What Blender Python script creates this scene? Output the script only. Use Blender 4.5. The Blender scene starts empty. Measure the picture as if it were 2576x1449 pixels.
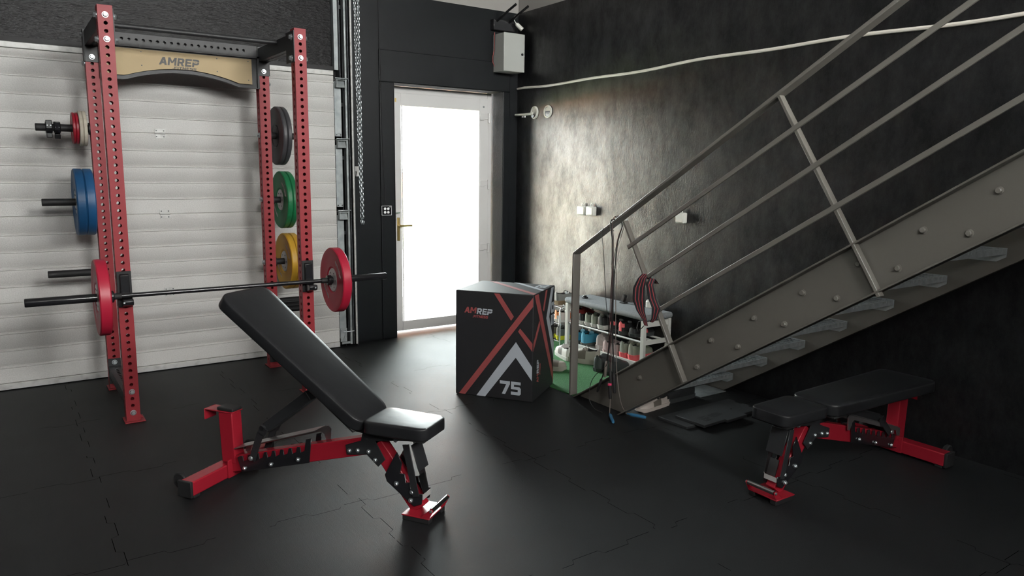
import bpy, bmesh, math, random
from mathutils import Vector, Matrix, Euler
random.seed(7)
S = bpy.context.scene
COL = S.collection
PI = math.pi
def R(d): return math.radians(d)

# ------------------------------------------------------------------ camera
cam_d = bpy.data.cameras.new('camera'); cam = bpy.data.objects.new('camera', cam_d); COL.objects.link(cam)
yaw, pitch, roll = R(34.684), R(-8.989), R(0.692)
Fv = Vector((math.sin(yaw)*math.cos(pitch), math.cos(yaw)*math.cos(pitch), math.sin(pitch)))
Rv = Vector((math.cos(yaw), -math.sin(yaw), 0)); Uv = Rv.cross(Fv)
R2 = Rv*math.cos(roll)+Uv*math.sin(roll); U2 = -Rv*math.sin(roll)+Uv*math.cos(roll)
M = Matrix((R2, U2, -Fv)).transposed().to_4x4(); M.translation = Vector((-4.346, -6.225, 1.564))
cam.matrix_world = M
cam_d.sensor_width = 36; cam_d.sensor_fit = 'HORIZONTAL'; cam_d.lens = 1849.962*36/2576
cam_d.clip_start = .05; cam_d.clip_end = 200
S.camera = cam
S.view_settings.view_transform = 'Standard'; S.view_settings.look = 'None'
S.view_settings.gamma = 1; S.view_settings.use_curve_mapping = False
S.view_settings.exposure = 0.0

# ------------------------------------------------------------------ sky, daylight and added lamps
w = bpy.data.worlds.new('overcast_sky'); S.world = w; w.use_nodes = True
bg = w.node_tree.nodes['Background']; bg.inputs[0].default_value = (.93, .985, 1, 1); bg.inputs[1].default_value = 27.0
def area(name, loc, rot, sx, sy, power, col, portal=False):
    l = bpy.data.lights.new(name, 'AREA'); l.shape = 'RECTANGLE'; l.size = sx; l.size_y = sy
    l.energy = power; l.color = col
    if portal: l.cycles.is_portal = True
    o = bpy.data.objects.new(name, l); COL.objects.link(o); o.location = loc; o.rotation_euler = rot
    return o
# door opening faces +Y: portal pointing into the room (-Y)
area('door_daylight_portal', (-.7725, .27, 1.17), (R(-90), 0, 0), 1.16, 2.32, 1, (1, 1, 1), True)
# added area lamps light the room, set in invented windows out of view
area('left_fill_light', (-6.55, -7.4, 3.7), (R(90-14), 0, R(-90)), 2.0, 1.0, 26, (1, .96, .9))
area('added_rear_light', (-1.5, -9.55, 3.75), (R(90-12), 0, 0), 2.3, 1.2, 375, (1, .965, .92))  # main lamp, aimed by the rack shadows on the shutter
area('second_fill_light', (-4.6, -9.55, 3.75), (R(90-12), 0, R(-12)), 1.5, 1.2, 145, (1, .965, .92))

sl = bpy.data.lights.new('sun', 'SUN'); sl.energy = 170; sl.angle = R(1.5); sl.color = (1, .95, .86)
so = bpy.data.objects.new('sun', sl); COL.objects.link(so); so.rotation_euler = Vector((-.8, .45, -.55)).to_track_quat('-Z', 'Y').to_euler()

# ------------------------------------------------------------------ materials
MATS = {}
def mat(name, col, rough=.5, metal=0., spec=.5, bump=None, ramp=None, coat=0.):
    """bump: list of (scale, strength, distance, stretch xyz); ramp: (scale, col2, lo, hi) mottled colour"""
    if name in MATS: return MATS[name]
    m = bpy.data.materials.new(name); m.use_nodes = True; nt = m.node_tree; b = nt.nodes['Principled BSDF']
    b.inputs['Base Color'].default_value = (*col, 1); b.inputs['Roughness'].default_value = rough
    b.inputs['Metallic'].default_value = metal; b.inputs['Specular IOR Level'].default_value = spec
    b.inputs['Coat Weight'].default_value = coat
    tc = None
    if bump or ramp:
        tc = nt.nodes.new('ShaderNodeTexCoord')
    if ramp:
        n = nt.nodes.new('ShaderNodeTexNoise'); n.inputs['Scale'].default_value = ramp[0]; n.inputs['Detail'].default_value = 5
        nt.links.new(tc.outputs['Object'], n.inputs['Vector'])
        cr = nt.nodes.new('ShaderNodeValToRGB'); cr.color_ramp.elements[0].position = ramp[2]; cr.color_ramp.elements[1].position = ramp[3]
        cr.color_ramp.elements[0].color = (*col, 1); cr.color_ramp.elements[1].color = (*ramp[1], 1)
        nt.links.new(n.outputs['Fac'], cr.inputs['Fac']); nt.links.new(cr.outputs['Color'], b.inputs['Base Color'])
    prev = None
    for (sc, st, di, stretch) in (bump or []):
        mp = nt.nodes.new('ShaderNodeMapping'); mp.inputs['Scale'].default_value = stretch
        nt.links.new(tc.outputs['Object'], mp.inputs['Vector'])
        n = nt.nodes.new('ShaderNodeTexNoise'); n.inputs['Scale'].default_value = sc; n.inputs['Detail'].default_value = 3
        nt.links.new(mp.outputs['Vector'], n.inputs['Vector'])
        bp = nt.nodes.new('ShaderNodeBump'); bp.inputs['Strength'].default_value = st; bp.inputs['Distance'].default_value = di
        nt.links.new(n.outputs['Fac'], bp.inputs['Height'])
        if prev: nt.links.new(prev.outputs['Normal'], bp.inputs['Normal'])
        prev = bp
    if prev: nt.links.new(prev.outputs['Normal'], b.inputs['Normal'])
    MATS[name] = m; return m
I3 = (1, 1, 1)
m_wall = mat('black_gloss_plaster', (.0055, .0055, .0065), 0.3, spec=.55, bump=[(7, .08, .03, (1, 1, .5)), (60, .28, .004, (1, 1.4, .6)), (230, .8, .0012, I3)], ramp=(190, (.014, .0135, .013), .48, .75))  # ramp: fine pale speckle in the base colour imitates gloss sparkle
def patchy(m, lo, hi, sc):
    nt = m.node_tree; b = nt.nodes['Principled BSDF']; tc = nt.nodes.new('ShaderNodeTexCoord'); n = nt.nodes.new('ShaderNodeTexNoise')
    n.inputs['Scale'].default_value = sc; n.inputs['Detail'].default_value = 3; n.inputs['Roughness'].default_value = .5; nt.links.new(tc.outputs['Object'], n.inputs['Vector'])
    r = nt.nodes.new('ShaderNodeMapRange'); r.inputs[1].default_value = .25; r.inputs[2].default_value = .75; r.inputs[3].default_value = lo; r.inputs[4].default_value = hi
    nt.links.new(n.outputs['Fac'], r.inputs[0]); nt.links.new(r.outputs[0], b.inputs['Roughness'])
patchy(m_wall, .278, .34, 2.2)
def uneven_gloss(m, lo, hi):
    nt = m.node_tree; b = nt.nodes['Principled BSDF']; tc = nt.nodes.new('ShaderNodeTexCoord'); mp = nt.nodes.new('ShaderNodeMapping'); mp.inputs['Scale'].default_value = (1, 1.5, .9)
    nt.links.new(tc.outputs['Object'], mp.inputs['Vector']); n = nt.nodes.new('ShaderNodeTexNoise'); n.inputs['Scale'].default_value = 3.4; n.inputs['Detail'].default_value = 12; n.inputs['Roughness'].default_value = .72
    nt.links.new(mp.outputs[0], n.inputs['Vector']); r = nt.nodes.new('ShaderNodeMapRange'); r.inputs[1].default_value = .36; r.inputs[2].default_value = .66; r.inputs[3].default_value = lo; r.inputs[4].default_value = hi
    nt.links.new(n.outputs['Fac'], r.inputs[0]); nt.links.new(r.outputs[0], b.inputs['Specular IOR Level'])
uneven_gloss(m_wall, .3, .82)
m_wallb = mat('black_satin_wall', (.0078, .0092, .0105), .42, spec=.22, bump=[(9, .2, .01, I3), (220, .25, .001, I3)])
m_brick = mat('black_rough_brick', (.0065, .0065, .0075), .36, spec=.2, bump=[(40, .5, .012, (.4, 1, 1.5)), (150, .6, .004, (.4, 1, 1))])
m_pale = mat('pale_upper_wall', (.29, .275, .26), .8, bump=[(80, .2, .002, I3)])
m_ceil = mat('ceiling_white', (.5, .5, .5), .9)
m_soffit = mat('reveal_gloss', (.02, .02, .022), .28, spec=.8, bump=[(60, .5, .004, I3)])
m_red = mat('red_powder_coat', (.25, .024, .031), .45, spec=.28, bump=[(900, .1, .0004, I3)])
m_bred = mat('bench_red_gloss', (.27, .011, .022), .26, spec=.4)
m_blk = mat('black_powder_coat', (.016, .017, .019), .5, bump=[(900, .15, .0004, I3)])
m_gblk = mat('black_gloss_steel', (.012, .012, .014), .2, spec=.6)
m_chrome = mat('chrome', (.75, .76, .76), .12, 1)
m_zinc = mat('zinc_bolt', (.50, .54, .56), .38, .9)
m_galv = mat('galvanised_steel', (.24, .265, .27), .55, .6, spec=.3, ramp=(14, (.34, .365, .37), .35, .65))
m_galvd = mat('galvanised_dark', (.07, .075, .08), .5, .6, spec=.3, ramp=(10, (.12, .125, .13), .35, .65))
m_alu = mat('aluminium', (.47, .47, .46), .55, .35, spec=.3, ramp=(22, (.33, .32, .31), .5, .75))
m_panel = mat('garage_panel_stucco', (.46, .455, .44), .5, spec=.4, bump=[(150, .5, .0025, (.7, 1, 1.2)), (420, .3, .001, I3)], ramp=(120, (.54, .53, .515), .3, .7))
m_gold = mat('brass_plate', (.35, .27, .16), .6, .3, spec=.3, bump=[(500, .08, .0005, I3)])
m_dark = mat('dark_print', (.02, .02, .022), .5)
m_vinyl = mat('black_vinyl', (.0135, .014, .0155), .37, spec=.31, bump=[(6, .12, .012, (1, 1.6, 1)), (600, .12, .0004, I3)])
m_rub = mat('black_rubber', (.015, .015, .016), .6, spec=.35)
m_pblue = mat('blue_plate_rubber', (.012, .075, .19), .42, spec=.4)
m_pgreen = mat('green_plate_rubber', (.01, .15, .055), .42, spec=.4)
m_pyel = mat('yellow_plate_rubber', (.48, .27, .025), .42, spec=.4)
m_pred = mat('red_plate_rubber', (.36, .012, .035), .38, spec=.4)
m_pgrey = mat('grey_plate_rubber', (.05, .05, .055), .42, spec=.4)
m_pface = mat('plate_steel_hub', (.5, .5, .5), .38, .4)
m_cred = mat('red_change_plate', (.26, .008, .02), .4)
m_cwhite = mat('cream_change_plate', (.42, .39, .32), .5, ramp=(30, (.34, .30, .24), .4, .7))
m_letter = mat('raised_grey_letters', (.45, .38, .38), .5)
m_guard = mat('bright_guard_steel', (.42, .42, .42), .3, .9)
m_white = mat('white_upvc', (.62, .61, .60), .3, spec=.5)
m_cab = mat('cabinet_grey_enamel', (.40, .41, .385), .4)
m_brass = mat('brass_handle', (.55, .40, .15), .3, .9)
m_stairgrey = mat('stair_grey_paint', (.125, .117, .102), .33, spec=.5, bump=[(400, .08, .0006, I3)])
m_stairrail = mat('rail_grey_paint', (.15, .141, .124), .3, spec=.5)
m_cablew = mat('white_cable_sheath', (.62, .58, .53), .5)
m_boxblk = mat('foam_box_vinyl', (.016, .016, .018), .6, spec=.35, bump=[(700, .2, .0005, I3)])
m_boxred = mat('box_print_red', (.27, .055, .055), .6)
m_boxwht = mat('box_print_grey', (.38, .41, .45), .6)
m_bwhite = mat('bench_white_lacquer', (.60, .60, .56), .4)
m_felt = mat('grey_felt', (.21, .225, .235), .95, spec=.2, bump=[(300, .4, .002, I3)], ramp=(60, (.26, .275, .285), .3, .7))
m_felts = mat('grey_felt_dark', (.15, .155, .165), .95, spec=.2, bump=[(300, .4, .002, I3)])
m_cpipe = mat('black_rope', (.02, .02, .02), .5)
m_gpipe = mat('grey_steel_rope', (.25, .22, .20), .35, .5)
m_hblue = mat('blue_handle', (.04, .17, .32), .4)
m_sock = mat('socket_plastic', (.6, .6, .55), .4)
m_pink = mat('bright_pink_tip', (.6, .04, .12), .5)
m_brown = mat('brown_red_rope', (.045, .018, .018), .5)

def floor_mat():
    m = bpy.data.materials.new('rubber_tiles'); m.use_nodes = True; nt = m.node_tree; b = nt.nodes['Principled BSDF']
    L = nt.links.new; N = nt.nodes.new
    tc = N('ShaderNodeTexCoord'); sp = N('ShaderNodeSeparateXYZ'); L(tc.outputs['Object'], sp.inputs[0])
    def mth(op, a, bb=None, cc=None):
        n = N('ShaderNodeMath'); n.operation = op
        for i, v in enumerate((a, bb, cc)):
            if v is None: continue
            if isinstance(v, (int, float)): n.inputs[i].default_value = v
            else: L(v, n.inputs[i])
        return n.outputs[0]
    def seam(u, v, off, pitch):
        # puzzle joint: line at u = off + k*pitch displaced by dovetail square wave along v
        ph = mth('MULTIPLY', v, 2*PI/.3)
        sn = mth('SINE', ph)
        sq = mth('MULTIPLY', mth('MINIMUM', mth('MAXIMUM', mth('MULTIPLY', sn, 6.), -1.), 1.), .014)
        uu = mth('ADD', mth('ADD', u, sq), -off)
        uu = mth('DIVIDE', uu, pitch)
        fr = mth('ABSOLUTE', mth('SUBTRACT', mth('FRACT', mth('ADD', uu, .5)), .5))
        return mth('LESS_THAN', mth('MULTIPLY', fr, pitch), .0013)
    s1 = seam(sp.outputs['X'], sp.outputs['Y'], -3.055, 1.005)
    s2 = seam(sp.outputs['Y'], sp.outputs['X'], -3.105, .985)
    sm = mth('MAXIMUM', s1, s2)
    gap = N('ShaderNodeTexNoise'); gap.inputs['Scale'].default_value = 3.2; L(tc.outputs['Object'], gap.inputs['Vector'])
    sm = mth('MULTIPLY', sm, mth('GREATER_THAN', gap.outputs['Fac'], .47))
    n = N('ShaderNodeTexNoise'); n.inputs['Scale'].default_value = 460; n.inputs['Detail'].default_value = 4
    L(tc.outputs['Object'], n.inputs['Vector'])
    mp = N('ShaderNodeMapping'); mp.inputs['Scale'].default_value = (90, 2.2, 1); mp.inputs['Rotation'].default_value = (0, 0, R(3)); L(tc.outputs['Object'], mp.inputs['Vector'])
    st = N('ShaderNodeTexNoise'); st.inputs['Scale'].default_value = 1; st.inputs['Detail'].default_value = 3; L(mp.outputs[0], st.inputs['Vector'])
    b1 = N('ShaderNodeBump'); b1.inputs['Strength'].default_value = .85; b1.inputs['Distance'].default_value = .003; L(n.outputs['Fac'], b1.inputs['Height'])
    b2 = N('ShaderNodeBump'); b2.inputs['Strength'].default_value = .22; b2.inputs['Distance'].default_value = .003; L(st.outputs['Fac'], b2.inputs['Height']); L(b1.outputs[0], b2.inputs['Normal'])
    b3 = N('ShaderNodeBump'); b3.inputs['Strength'].default_value = .3; b3.inputs['Distance'].default_value = -.003; L(sm, b3.inputs['Height']); L(b2.outputs[0], b3.inputs['Normal'])
    L(b3.outputs[0], b.inputs['Normal'])
    mx = N('ShaderNodeMix'); mx.data_type = 'RGBA'; L(sm, mx.inputs[0])
    fl = N('ShaderNodeTexVoronoi'); fl.inputs['Scale'].default_value = 46; L(tc.outputs['Object'], fl.inputs['Vector'])
    fk = mth('LESS_THAN', fl.outputs['Distance'], .045)
    mf = N('ShaderNodeMix'); mf.data_type = 'RGBA'; L(fk, mf.inputs[0]); mf.inputs[6].default_value = (.0078, .0087, .0097, 1); mf.inputs[7].default_value = (.09, .09, .085, 1)
    L(mf.outputs[2], mx.inputs[6]); mx.inputs[7].default_value = (.001, .001, .001, 1); L(mx.outputs[2], b.inputs['Base Color'])
    ro = N('ShaderNodeMapRange'); L(gap.outputs['Fac'], ro.inputs[0]); ro.inputs[3].default_value = .5; ro.inputs[4].default_value = .57
    L(mth('ADD', ro.outputs[0], mth('MULTIPLY', sm, .5)), b.inputs['Roughness'])
    L(mth('MULTIPLY', mth('SUBTRACT', 1.0, sm), .35), b.inputs['Specular IOR Level'])
    return m
m_floor = floor_mat()
def turf_mat():
    m = mat('green_turf', (.035, .13, .045), .85, spec=.25, bump=[(260, 1., .008, I3)], ramp=(150, (.08, .24, .095), .35, .7)); return m
m_turf = turf_mat()
def glass_mat():
    m = bpy.data.materials.new('door_glass'); m.use_nodes = True; nt = m.node_tree; nt.nodes.clear()
    o = nt.nodes.new('ShaderNodeOutputMaterial'); t = nt.nodes.new('ShaderNodeBsdfTransparent'); g = nt.nodes.new('ShaderNodeBsdfGlossy')
    g.inputs['Roughness'].default_value = .02; t.inputs[0].default_value = (.95, .97, .96, 1)
    f = nt.nodes.new('ShaderNodeFresnel'); f.inputs[0].default_value = 1.45; mx = nt.nodes.new('ShaderNodeMixShader')
    nt.links.new(f.outputs[0], mx.inputs[0]); nt.links.new(t.outputs[0], mx.inputs[1]); nt.links.new(g.outputs[0], mx.inputs[2]); nt.links.new(mx.outputs[0], o.inputs[0])
    return m
m_glass = glass_mat()
def lamp_mat(name, col, s):
    m = bpy.data.materials.new(name); m.use_nodes = True; b = m.node_tree.nodes['Principled BSDF']
    b.inputs['Emission Color'].default_value = (*col, 1); b.inputs['Emission Strength'].default_value = s; return m

# ------------------------------------------------------------------ mesh builder
class MB:
    def __init__(s): s.bm = bmesh.new(); s.mats = []
    def mi(s, m):
        if m not in s.mats: s.mats.append(m)
        return s.mats.index(m)
    def face(s, vs, m):
        try: f = s.bm.faces.new(vs)
        except ValueError: return None
        f.material_index = s.mi(m); return f
    def box(s, c, d, m, rot=None):
        h = Vector(d)/2; c = Vector(c); rot = rot or Matrix.Identity(3)
        v = [s.bm.verts.new(c+rot@Vector((x*h.x, y*h.y, z*h.z))) for x in (-1, 1) for y in (-1, 1) for z in (-1, 1)]
        for f in ((0, 1, 3, 2), (4, 6, 7, 5), (0, 4, 5, 1), (2, 3, 7, 6), (0, 2, 6, 4), (1, 5, 7, 3)): s.face([v[i] for i in f], m)
        return s
    def bx(s, x0, x1, y0, y1, z0, z1, m): return s.box(((x0+x1)/2, (y0+y1)/2, (z0+z1)/2), (abs(x1-x0), abs(y1-y0), abs(z1-z0)), m)
    def beam(s, a, b, wd, ht, m, up=(0, 0, 1)):
        a, b = Vector(a), Vector(b); d = b-a; L = d.length; d.normalize(); up = Vector(up)
        sx = d.cross(up).normalized(); uz = sx.cross(d).normalized()
        return s.box((a+b)/2, (wd, L, ht), m, Matrix((sx, d, uz)).transposed())
    def tube(s, pts, r, m, n=10, cap=True, closed=False):
        pts = [Vector(p) for p in pts]; rings = []; k = len(pts); prev = None
        for i, p in enumerate(pts):
            if closed: t = pts[(i+1) % k]-pts[i-1]
            else: t = (pts[min(i+1, k-1)]-pts[max(i-1, 0)])
            t.normalize()
            if prev is None:
                a = Vector((0, 0, 1)) if abs(t.z) < .9 else Vector((1, 0, 0)); u = t.cross(a).normalized()
            else: u = (prev-t*prev.dot(t)).normalized()
            prev = u; v = t.cross(u); rr = r[i] if isinstance(r, (list, tuple)) else r
            rings.append([s.bm.verts.new(p+(u*math.cos(2*PI*j/n)+v*math.sin(2*PI*j/n))*rr) for j in range(n)])
        for i in range(k if closed else k-1):
            A, B = rings[i], rings[(i+1) % k]
            for j in range(n): s.face([A[j], A[(j+1) % n], B[(j+1) % n], B[j]], m)
        if cap and not closed:
            s.face(rings[0][::-1], m); s.face(rings[-1], m)
        return s
    def lathe(s, c, axis, prof, m, n=32, mats=None):
        """prof: (along axis, radius)"""
        c = Vector(c); ax = Vector(axis).normalized(); a = Vector((0, 0, 1)) if abs(ax.z) < .9 else Vector((1, 0, 0))
        u = ax.cross(a).normalized(); v = ax.cross(u); rings = []
        for (h, r) in prof:
            if r < 1e-6: rings.append([s.bm.verts.new(c+ax*h)])
            else: rings.append([s.bm.verts.new(c+ax*h+(u*math.cos(2*PI*j/n)+v*math.sin(2*PI*j/n))*r) for j in range(n)])
        for i in range(len(prof)-1):
            A, B = rings[i], rings[i+1]; mm = mats[i] if mats else m
            for j in range(n):
                k = (j+1) % n
                if len(A) == 1 and len(B) > 1: s.face([A[0], B[k], B[j]], mm)
                elif len(B) == 1 and len(A) > 1: s.face([A[j], A[k], B[0]], mm)
                elif len(A) > 1: s.face([A[j], A[k], B[k], B[j]], mm)
        return s
    def prism(s, poly, o, ux, uy, th, m):
        """2-D polygon placed at o with axes ux, uy, extruded by th along ux x uy"""
        o, ux, uy = Vector(o), Vector(ux), Vector(uy); nz = ux.cross(uy).normalized()*th
        A = [s.bm.verts.new(o+ux*p[0]+uy*p[1]) for p in poly]; B = [s.bm.verts.new(o+ux*p[0]+uy*p[1]+nz) for p in poly]
        s.face(A[::-1], m); s.face(B, m); n = len(poly)
        for i in range(n): s.face([A[i], A[(i+1) % n], B[(i+1) % n], B[i]], m)
        return s
    def build(s, name, parent=None, bevel=0, seg=2, smooth=35, loc=None, weld=False):
        bm = s.bm
        if weld: bmesh.ops.remove_doubles(bm, verts=bm.verts, dist=1e-5)
        bmesh.ops.recalc_face_normals(bm, faces=bm.faces)
        me = bpy.data.meshes.new(name); bm.to_mesh(me); bm.free()
        for m in s.mats: me.materials.append(m)
        if smooth:
            me.polygons.foreach_set('use_smooth', [True]*len(me.polygons)); me.set_sharp_from_angle(angle=R(smooth))
        o = bpy.data.objects.new(name, me); COL.objects.link(o)
        if parent: o.parent = parent
        if loc: o.location = loc
        if bevel:
            b = o.modifiers.new('bevel', 'BEVEL'); b.width = bevel; b.segments = seg; b.limit_method = 'ANGLE'; b.angle_limit = R(40); b.harden_normals = False
        return o
def tag(o, label=None, cat=None, group=None, kind=None):
    if label: o['label'] = label
    if cat: o['category'] = cat
    if group: o['group'] = group
    if kind: o['kind'] = kind
    return o
def empty(name, loc, rz=0, label=None, cat=None, group=None, kind=None):
    o = bpy.data.objects.new(name, None); COL.objects.link(o); o.location = loc; o.rotation_euler = (0, 0, rz); o.empty_display_size = .1
    return tag(o, label, cat, group, kind)
def copy_tree(o, parent=None):
    c = o.copy(); COL.objects.link(c)
    if parent: c.parent = parent
    for ch in list(o.children): copy_tree(ch, c)
    return c
def structure(o): o['kind'] = 'structure'; return o

# ------------------------------------------------------------------ block lettering
GL = {
 'A': (1.0, [[(0, 0), (.28, 0), (.64, 1), (.38, 1)], [(.38, 1), (.66, 1), (.98, 0), (.70, 0)], [(.34, .2), (.76, .2), (.70, .42), (.40, .42)]]),
 'M': (1.12, [[(0, 0), (.24, 0), (.24, 1), (0, 1)], [(.82, 0), (1.06, 0), (1.06, 1), (.82, 1)], [(0, 1), (.28, 1), (.63, .32), (.43, .32)], [(.78, 1), (1.06, 1), (.63, .32), (.43, .32)]]),
 'R': (.92, [[(0, 0), (.25, 0), (.25, 1), (0, 1)], [(.2, .78), (.66, .78), (.78, .9), (.66, 1), (.2, 1)], [(.2, .34), (.66, .34), (.78, .46), (.66, .56), (.2, .56)], [(.58, .38), (.84, .5), (.84, .86), (.58, .96)], [(.36, .4), (.62, .4), (.88, 0), (.6, 0)]]),
 'E': (.84, [[(0, 0), (.25, 0), (.25, 1), (0, 1)], [(.2, .78), (.8, .78), (.8, 1), (.2, 1)], [(.2, .4), (.72, .4), (.72, .6), (.2, .6)], [(.2, 0), (.8, 0), (.8, .22), (.2, .22)]]),
 'P': (.88, [[(0, 0), (.25, 0), (.25, .62), (0, .62)], [(0, .76), (.64, .76), (.86, .9), (.64, 1), (0, 1)], [(.2, .28), (.64, .28), (.82, .4), (.64, .5), (.2, .5)], [(.6, .3), (.86, .46), (.86, .6), (.6, .6)], [(.6, .68), (.86, .68), (.86, .84), (.6, .97)], [(.3, .61), (.52, .61), (.52, .67), (.3, .67)]]),
 'F': (.78, [[(0, 0), (.24, 0), (.24, 1), (0, 1)], [(.2, .78), (.74, .78), (.74, 1), (.2, 1)], [(.2, .38), (.64, .38), (.64, .6), (.2, .6)]]),
 'I': (.34, [[(0, 0), (.25, 0), (.25, 1), (0, 1)]]),
 'T': (.84, [[(.28, 0), (.52, 0), (.52, .8), (.28, .8)], [(0, .78), (.8, .78), (.8, 1), (0, 1)]]),
 'N': (.96, [[(0, 0), (.24, 0), (.24, 1), (0, 1)], [(.66, 0), (.9, 0), (.9, 1), (.66, 1)], [(0, 1), (.26, 1), (.9, 0), (.64, 0)]]),
 'S': (.86, [[(0, 0), (.7, 0), (.8, .12), (.8, .22), (0, .22)], [(0, .78), (.8, .78), (.8, 1), (.1, 1), (0, .88)], [(0, .5), (.24, .5), (.24, .82), (0, .82)], [(0, .5), (.1, .4), (.8, .4), (.7, .6), (0, .6)], [(.56, .18), (.8, .18), (.8, .5), (.56, .5)]]),
 '7': (1.0, [[(0, .76), (.95, .76), (.95, 1), (0, 1)], [(.2, 0), (.52, 0), (.95, .78), (.62, .78)]]),
 '5': (1.0, [[(0, 0), (.8, 0), (.92, .1), (.92, .24), (0, .24)], [(.64, .2), (.92, .2), (.92, .5), (.8, .62), (.64, .62)], [(0, .42), (.8, .42), (.8, .62), (0, .62)], [(0, .5), (.28, .5), (.28, 1), (0, 1)], [(.2, .78), (.9, .78), (.9, 1), (.2, 1)]]),
 '0': (1.0, [[(0, .1), (.28, .1), (.28, .9), (0, .9)], [(.64, .1), (.92, .1), (.92, .9), (.64, .9)], [(0, .1), (.12, 0), (.8, 0), (.92, .1), (.92, .24), (0, .24)], [(0, .76), (.92, .76), (.92, .9), (.8, 1), (.12, 1), (0, .9)]]),
 '6': (1.0, [[(0, .1), (.28, .1), (.28, .9), (0, .9)], [(.64, .1), (.92, .1), (.92, .6), (.64, .6)], [(0, .1), (.12, 0), (.8, 0), (.92, .1), (.92, .24), (0, .24)], [(0, .42), (.92, .42), (.92, .62), (0, .62)], [(0, .78), (.9, .78), (.9, 1), (.12, 1), (0, .9)]]),
 '1': (.6, [[(.22, 0), (.38, 0), (.38, 1), (.22, 1)], [(0, .72), (.1, .66), (.38, .9), (.32, 1)], [(.05, 0), (.55, 0), (.55, .1), (.05, .1)]]),
 'm': (1.0, [[(0, 0), (.14, 0), (.14, .7), (0, .7)], [(.38, 0), (.52, 0), (.52, .7), (.38, .7)], [(.76, 0), (.9, 0), (.9, .6), (.76, .6)], [(0, .58), (.86, .58), (.8, .72), (0, .72)]]),
 'f': (.8, [[(0, 0), (.14, 0), (.14, 1), (0, 1)]]),
 '.': (.34, [[(0, 0), (.24, 0), (.24, .24), (0, .24)]]), ' ': (.5, []),
 'v': (.9, [[(0, 1), (.16, 1), (.5, 0), (.34, 0)], [(.66, 1), (.82, 1), (.5, 0), (.34, 0)]]),
}
def text_polys(txt, slant=.0, gap=.06):
    x = 0; out = []
    for ch in txt:
        wd, polys = GL[ch]
        for p in polys: out.append([(px+x+py*slant, py) for px, py in p])
        x += wd+gap
    return out, x-gap
def put_text(mb, txt, o, ux, uy, width, height, m, th=.0012, slant=0.):
    """text in the rectangle from o spanned by unit vectors ux, uy; printed surface normal is ux x uy"""
    polys, wt = text_polys(txt, slant); ux, uy = Vector(ux), Vector(uy)
    for i, p in enumerate(polys):
        mb.prism([(a*width/wt, b*height) for a, b in p], Vector(o), ux, uy, th*(1+.02*(i % 5)), m)

# ================================================================== SETTING
YR = -9.6; XL = -6.6; ZC = 4.9; ZB = 3.103
f = MB(); f.bx(XL-.2, .2, YR-.2, .33, -.1, 0, m_floor); structure(f.build('floor', smooth=0))
c = MB(); c.bx(XL-.9, 1.2, YR-2.3, .3, ZC, ZC+.1, m_ceil); structure(c.build('ceiling', smooth=0))  # slab reaches past the walls as an added overhang to block the sun
# back wall with door opening, filled in unseen behind the shutter against light leaks
b = MB(); T = .28
b.bx(-1.80, -1.365, 0, T, 0, 2.34, m_wallb); b.bx(-.18, .2, 0, T, 0, 2.34, m_wallb)
b.bx(-1.80, .2, 0, T, 2.34, ZB, m_wallb)
b.bx(XL-.2, -1.80, 0, T, 0, ZB, m_brick)
b.bx(XL-.2, .2, 0, T, ZB, ZC, m_pale)
structure(b.build('wall_back', smooth=0))
# thin plastered surround around the door
t = MB()
t.bx(-1.505, -1.366, -.016, 0, 0, 2.342, m_wallb); t.bx(-1.505, -.10, -.016, 0, 2.342, 2.62, m_wallb); t.bx(-.179, -.10, -.016, 0, 0, 2.342, m_wallb)
structure(t.build('trim_1', bevel=.006, smooth=0))
b = MB(); b.bx(0, .2, YR-.2, .0, 0, ZB, m_wall); b.bx(0, .2, YR-.2, .0, ZB, ZC, m_pale); structure(b.build('wall_right', smooth=0))
b = MB(); b.bx(XL-.2, XL, YR-.2, 0, 0, ZB, m_wallb)
b.bx(XL-.2, XL, YR-.2, -8.4, ZB, ZC, m_pale); b.bx(XL-.2, XL, -6.4, 0, ZB, ZC, m_pale); b.bx(XL-.2, XL, -8.4, -6.4, ZB, 3.15, m_pale); b.bx(XL-.2, XL, -8.4, -6.4, 4.25, ZC, m_pale); structure(b.build('wall_left', smooth=0))
wn = empty('added_window_2', (XL-.1, -7.4, 3.15)); structure(wn)  # invented window, out of view, framing the left fill lamp
fr = MB(); fr.bx(-.04, .04, -1, 1, 0, .06, m_white).bx(-.04, .04, -1, 1, 1.04, 1.1, m_white).bx(-.04, .04, -1, -.94, .06, 1.04, m_white).bx(-.04, .04, .94, 1, .06, 1.04, m_white); fr.build('window_frame', wn, smooth=0)
g = MB(); g.bx(-.045, -.043, -.94, .94, .06, 1.04, m_glass); g.build('pane', wn, smooth=0)
b = MB(); wx0, wx1, wz0, wz1 = -2.7, -.3, 3.12, 4.4
b.bx(XL, 0, YR-.2, YR, 0, wz0, m_wallb); b.bx(XL, -5.4, YR-.2, YR, wz0, wz1, m_pale); b.bx(-3.8, wx0, YR-.2, YR, wz0, wz1, m_pale); b.bx(wx1, 0, YR-.2, YR, wz0, wz1, m_pale); b.bx(XL, 0, YR-.2, YR, wz1, ZC, m_pale)
structure(b.build('wall_front', smooth=0))
wn = empty('added_window_1', ((wx0+wx1)/2, YR-.1, wz0)); structure(wn)  # invented window behind the camera, framing the main rear lamp
fr = MB(); W2 = (wx1-wx0)/2; Hh = wz1-wz0
fr.bx(-W2, W2, -.04, .04, 0, .06, m_white).bx(-W2, W2, -.04, .04, Hh-.06, Hh, m_white).bx(-W2, -W2+.06, -.04, .04, .06, Hh-.06, m_white).bx(W2-.06, W2, -.04, .04, .06, Hh-.06, m_white).bx(-.03, .03, -.04, .04, .06, Hh-.06, m_white)
fr.build('window_frame', wn, smooth=0)
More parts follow.
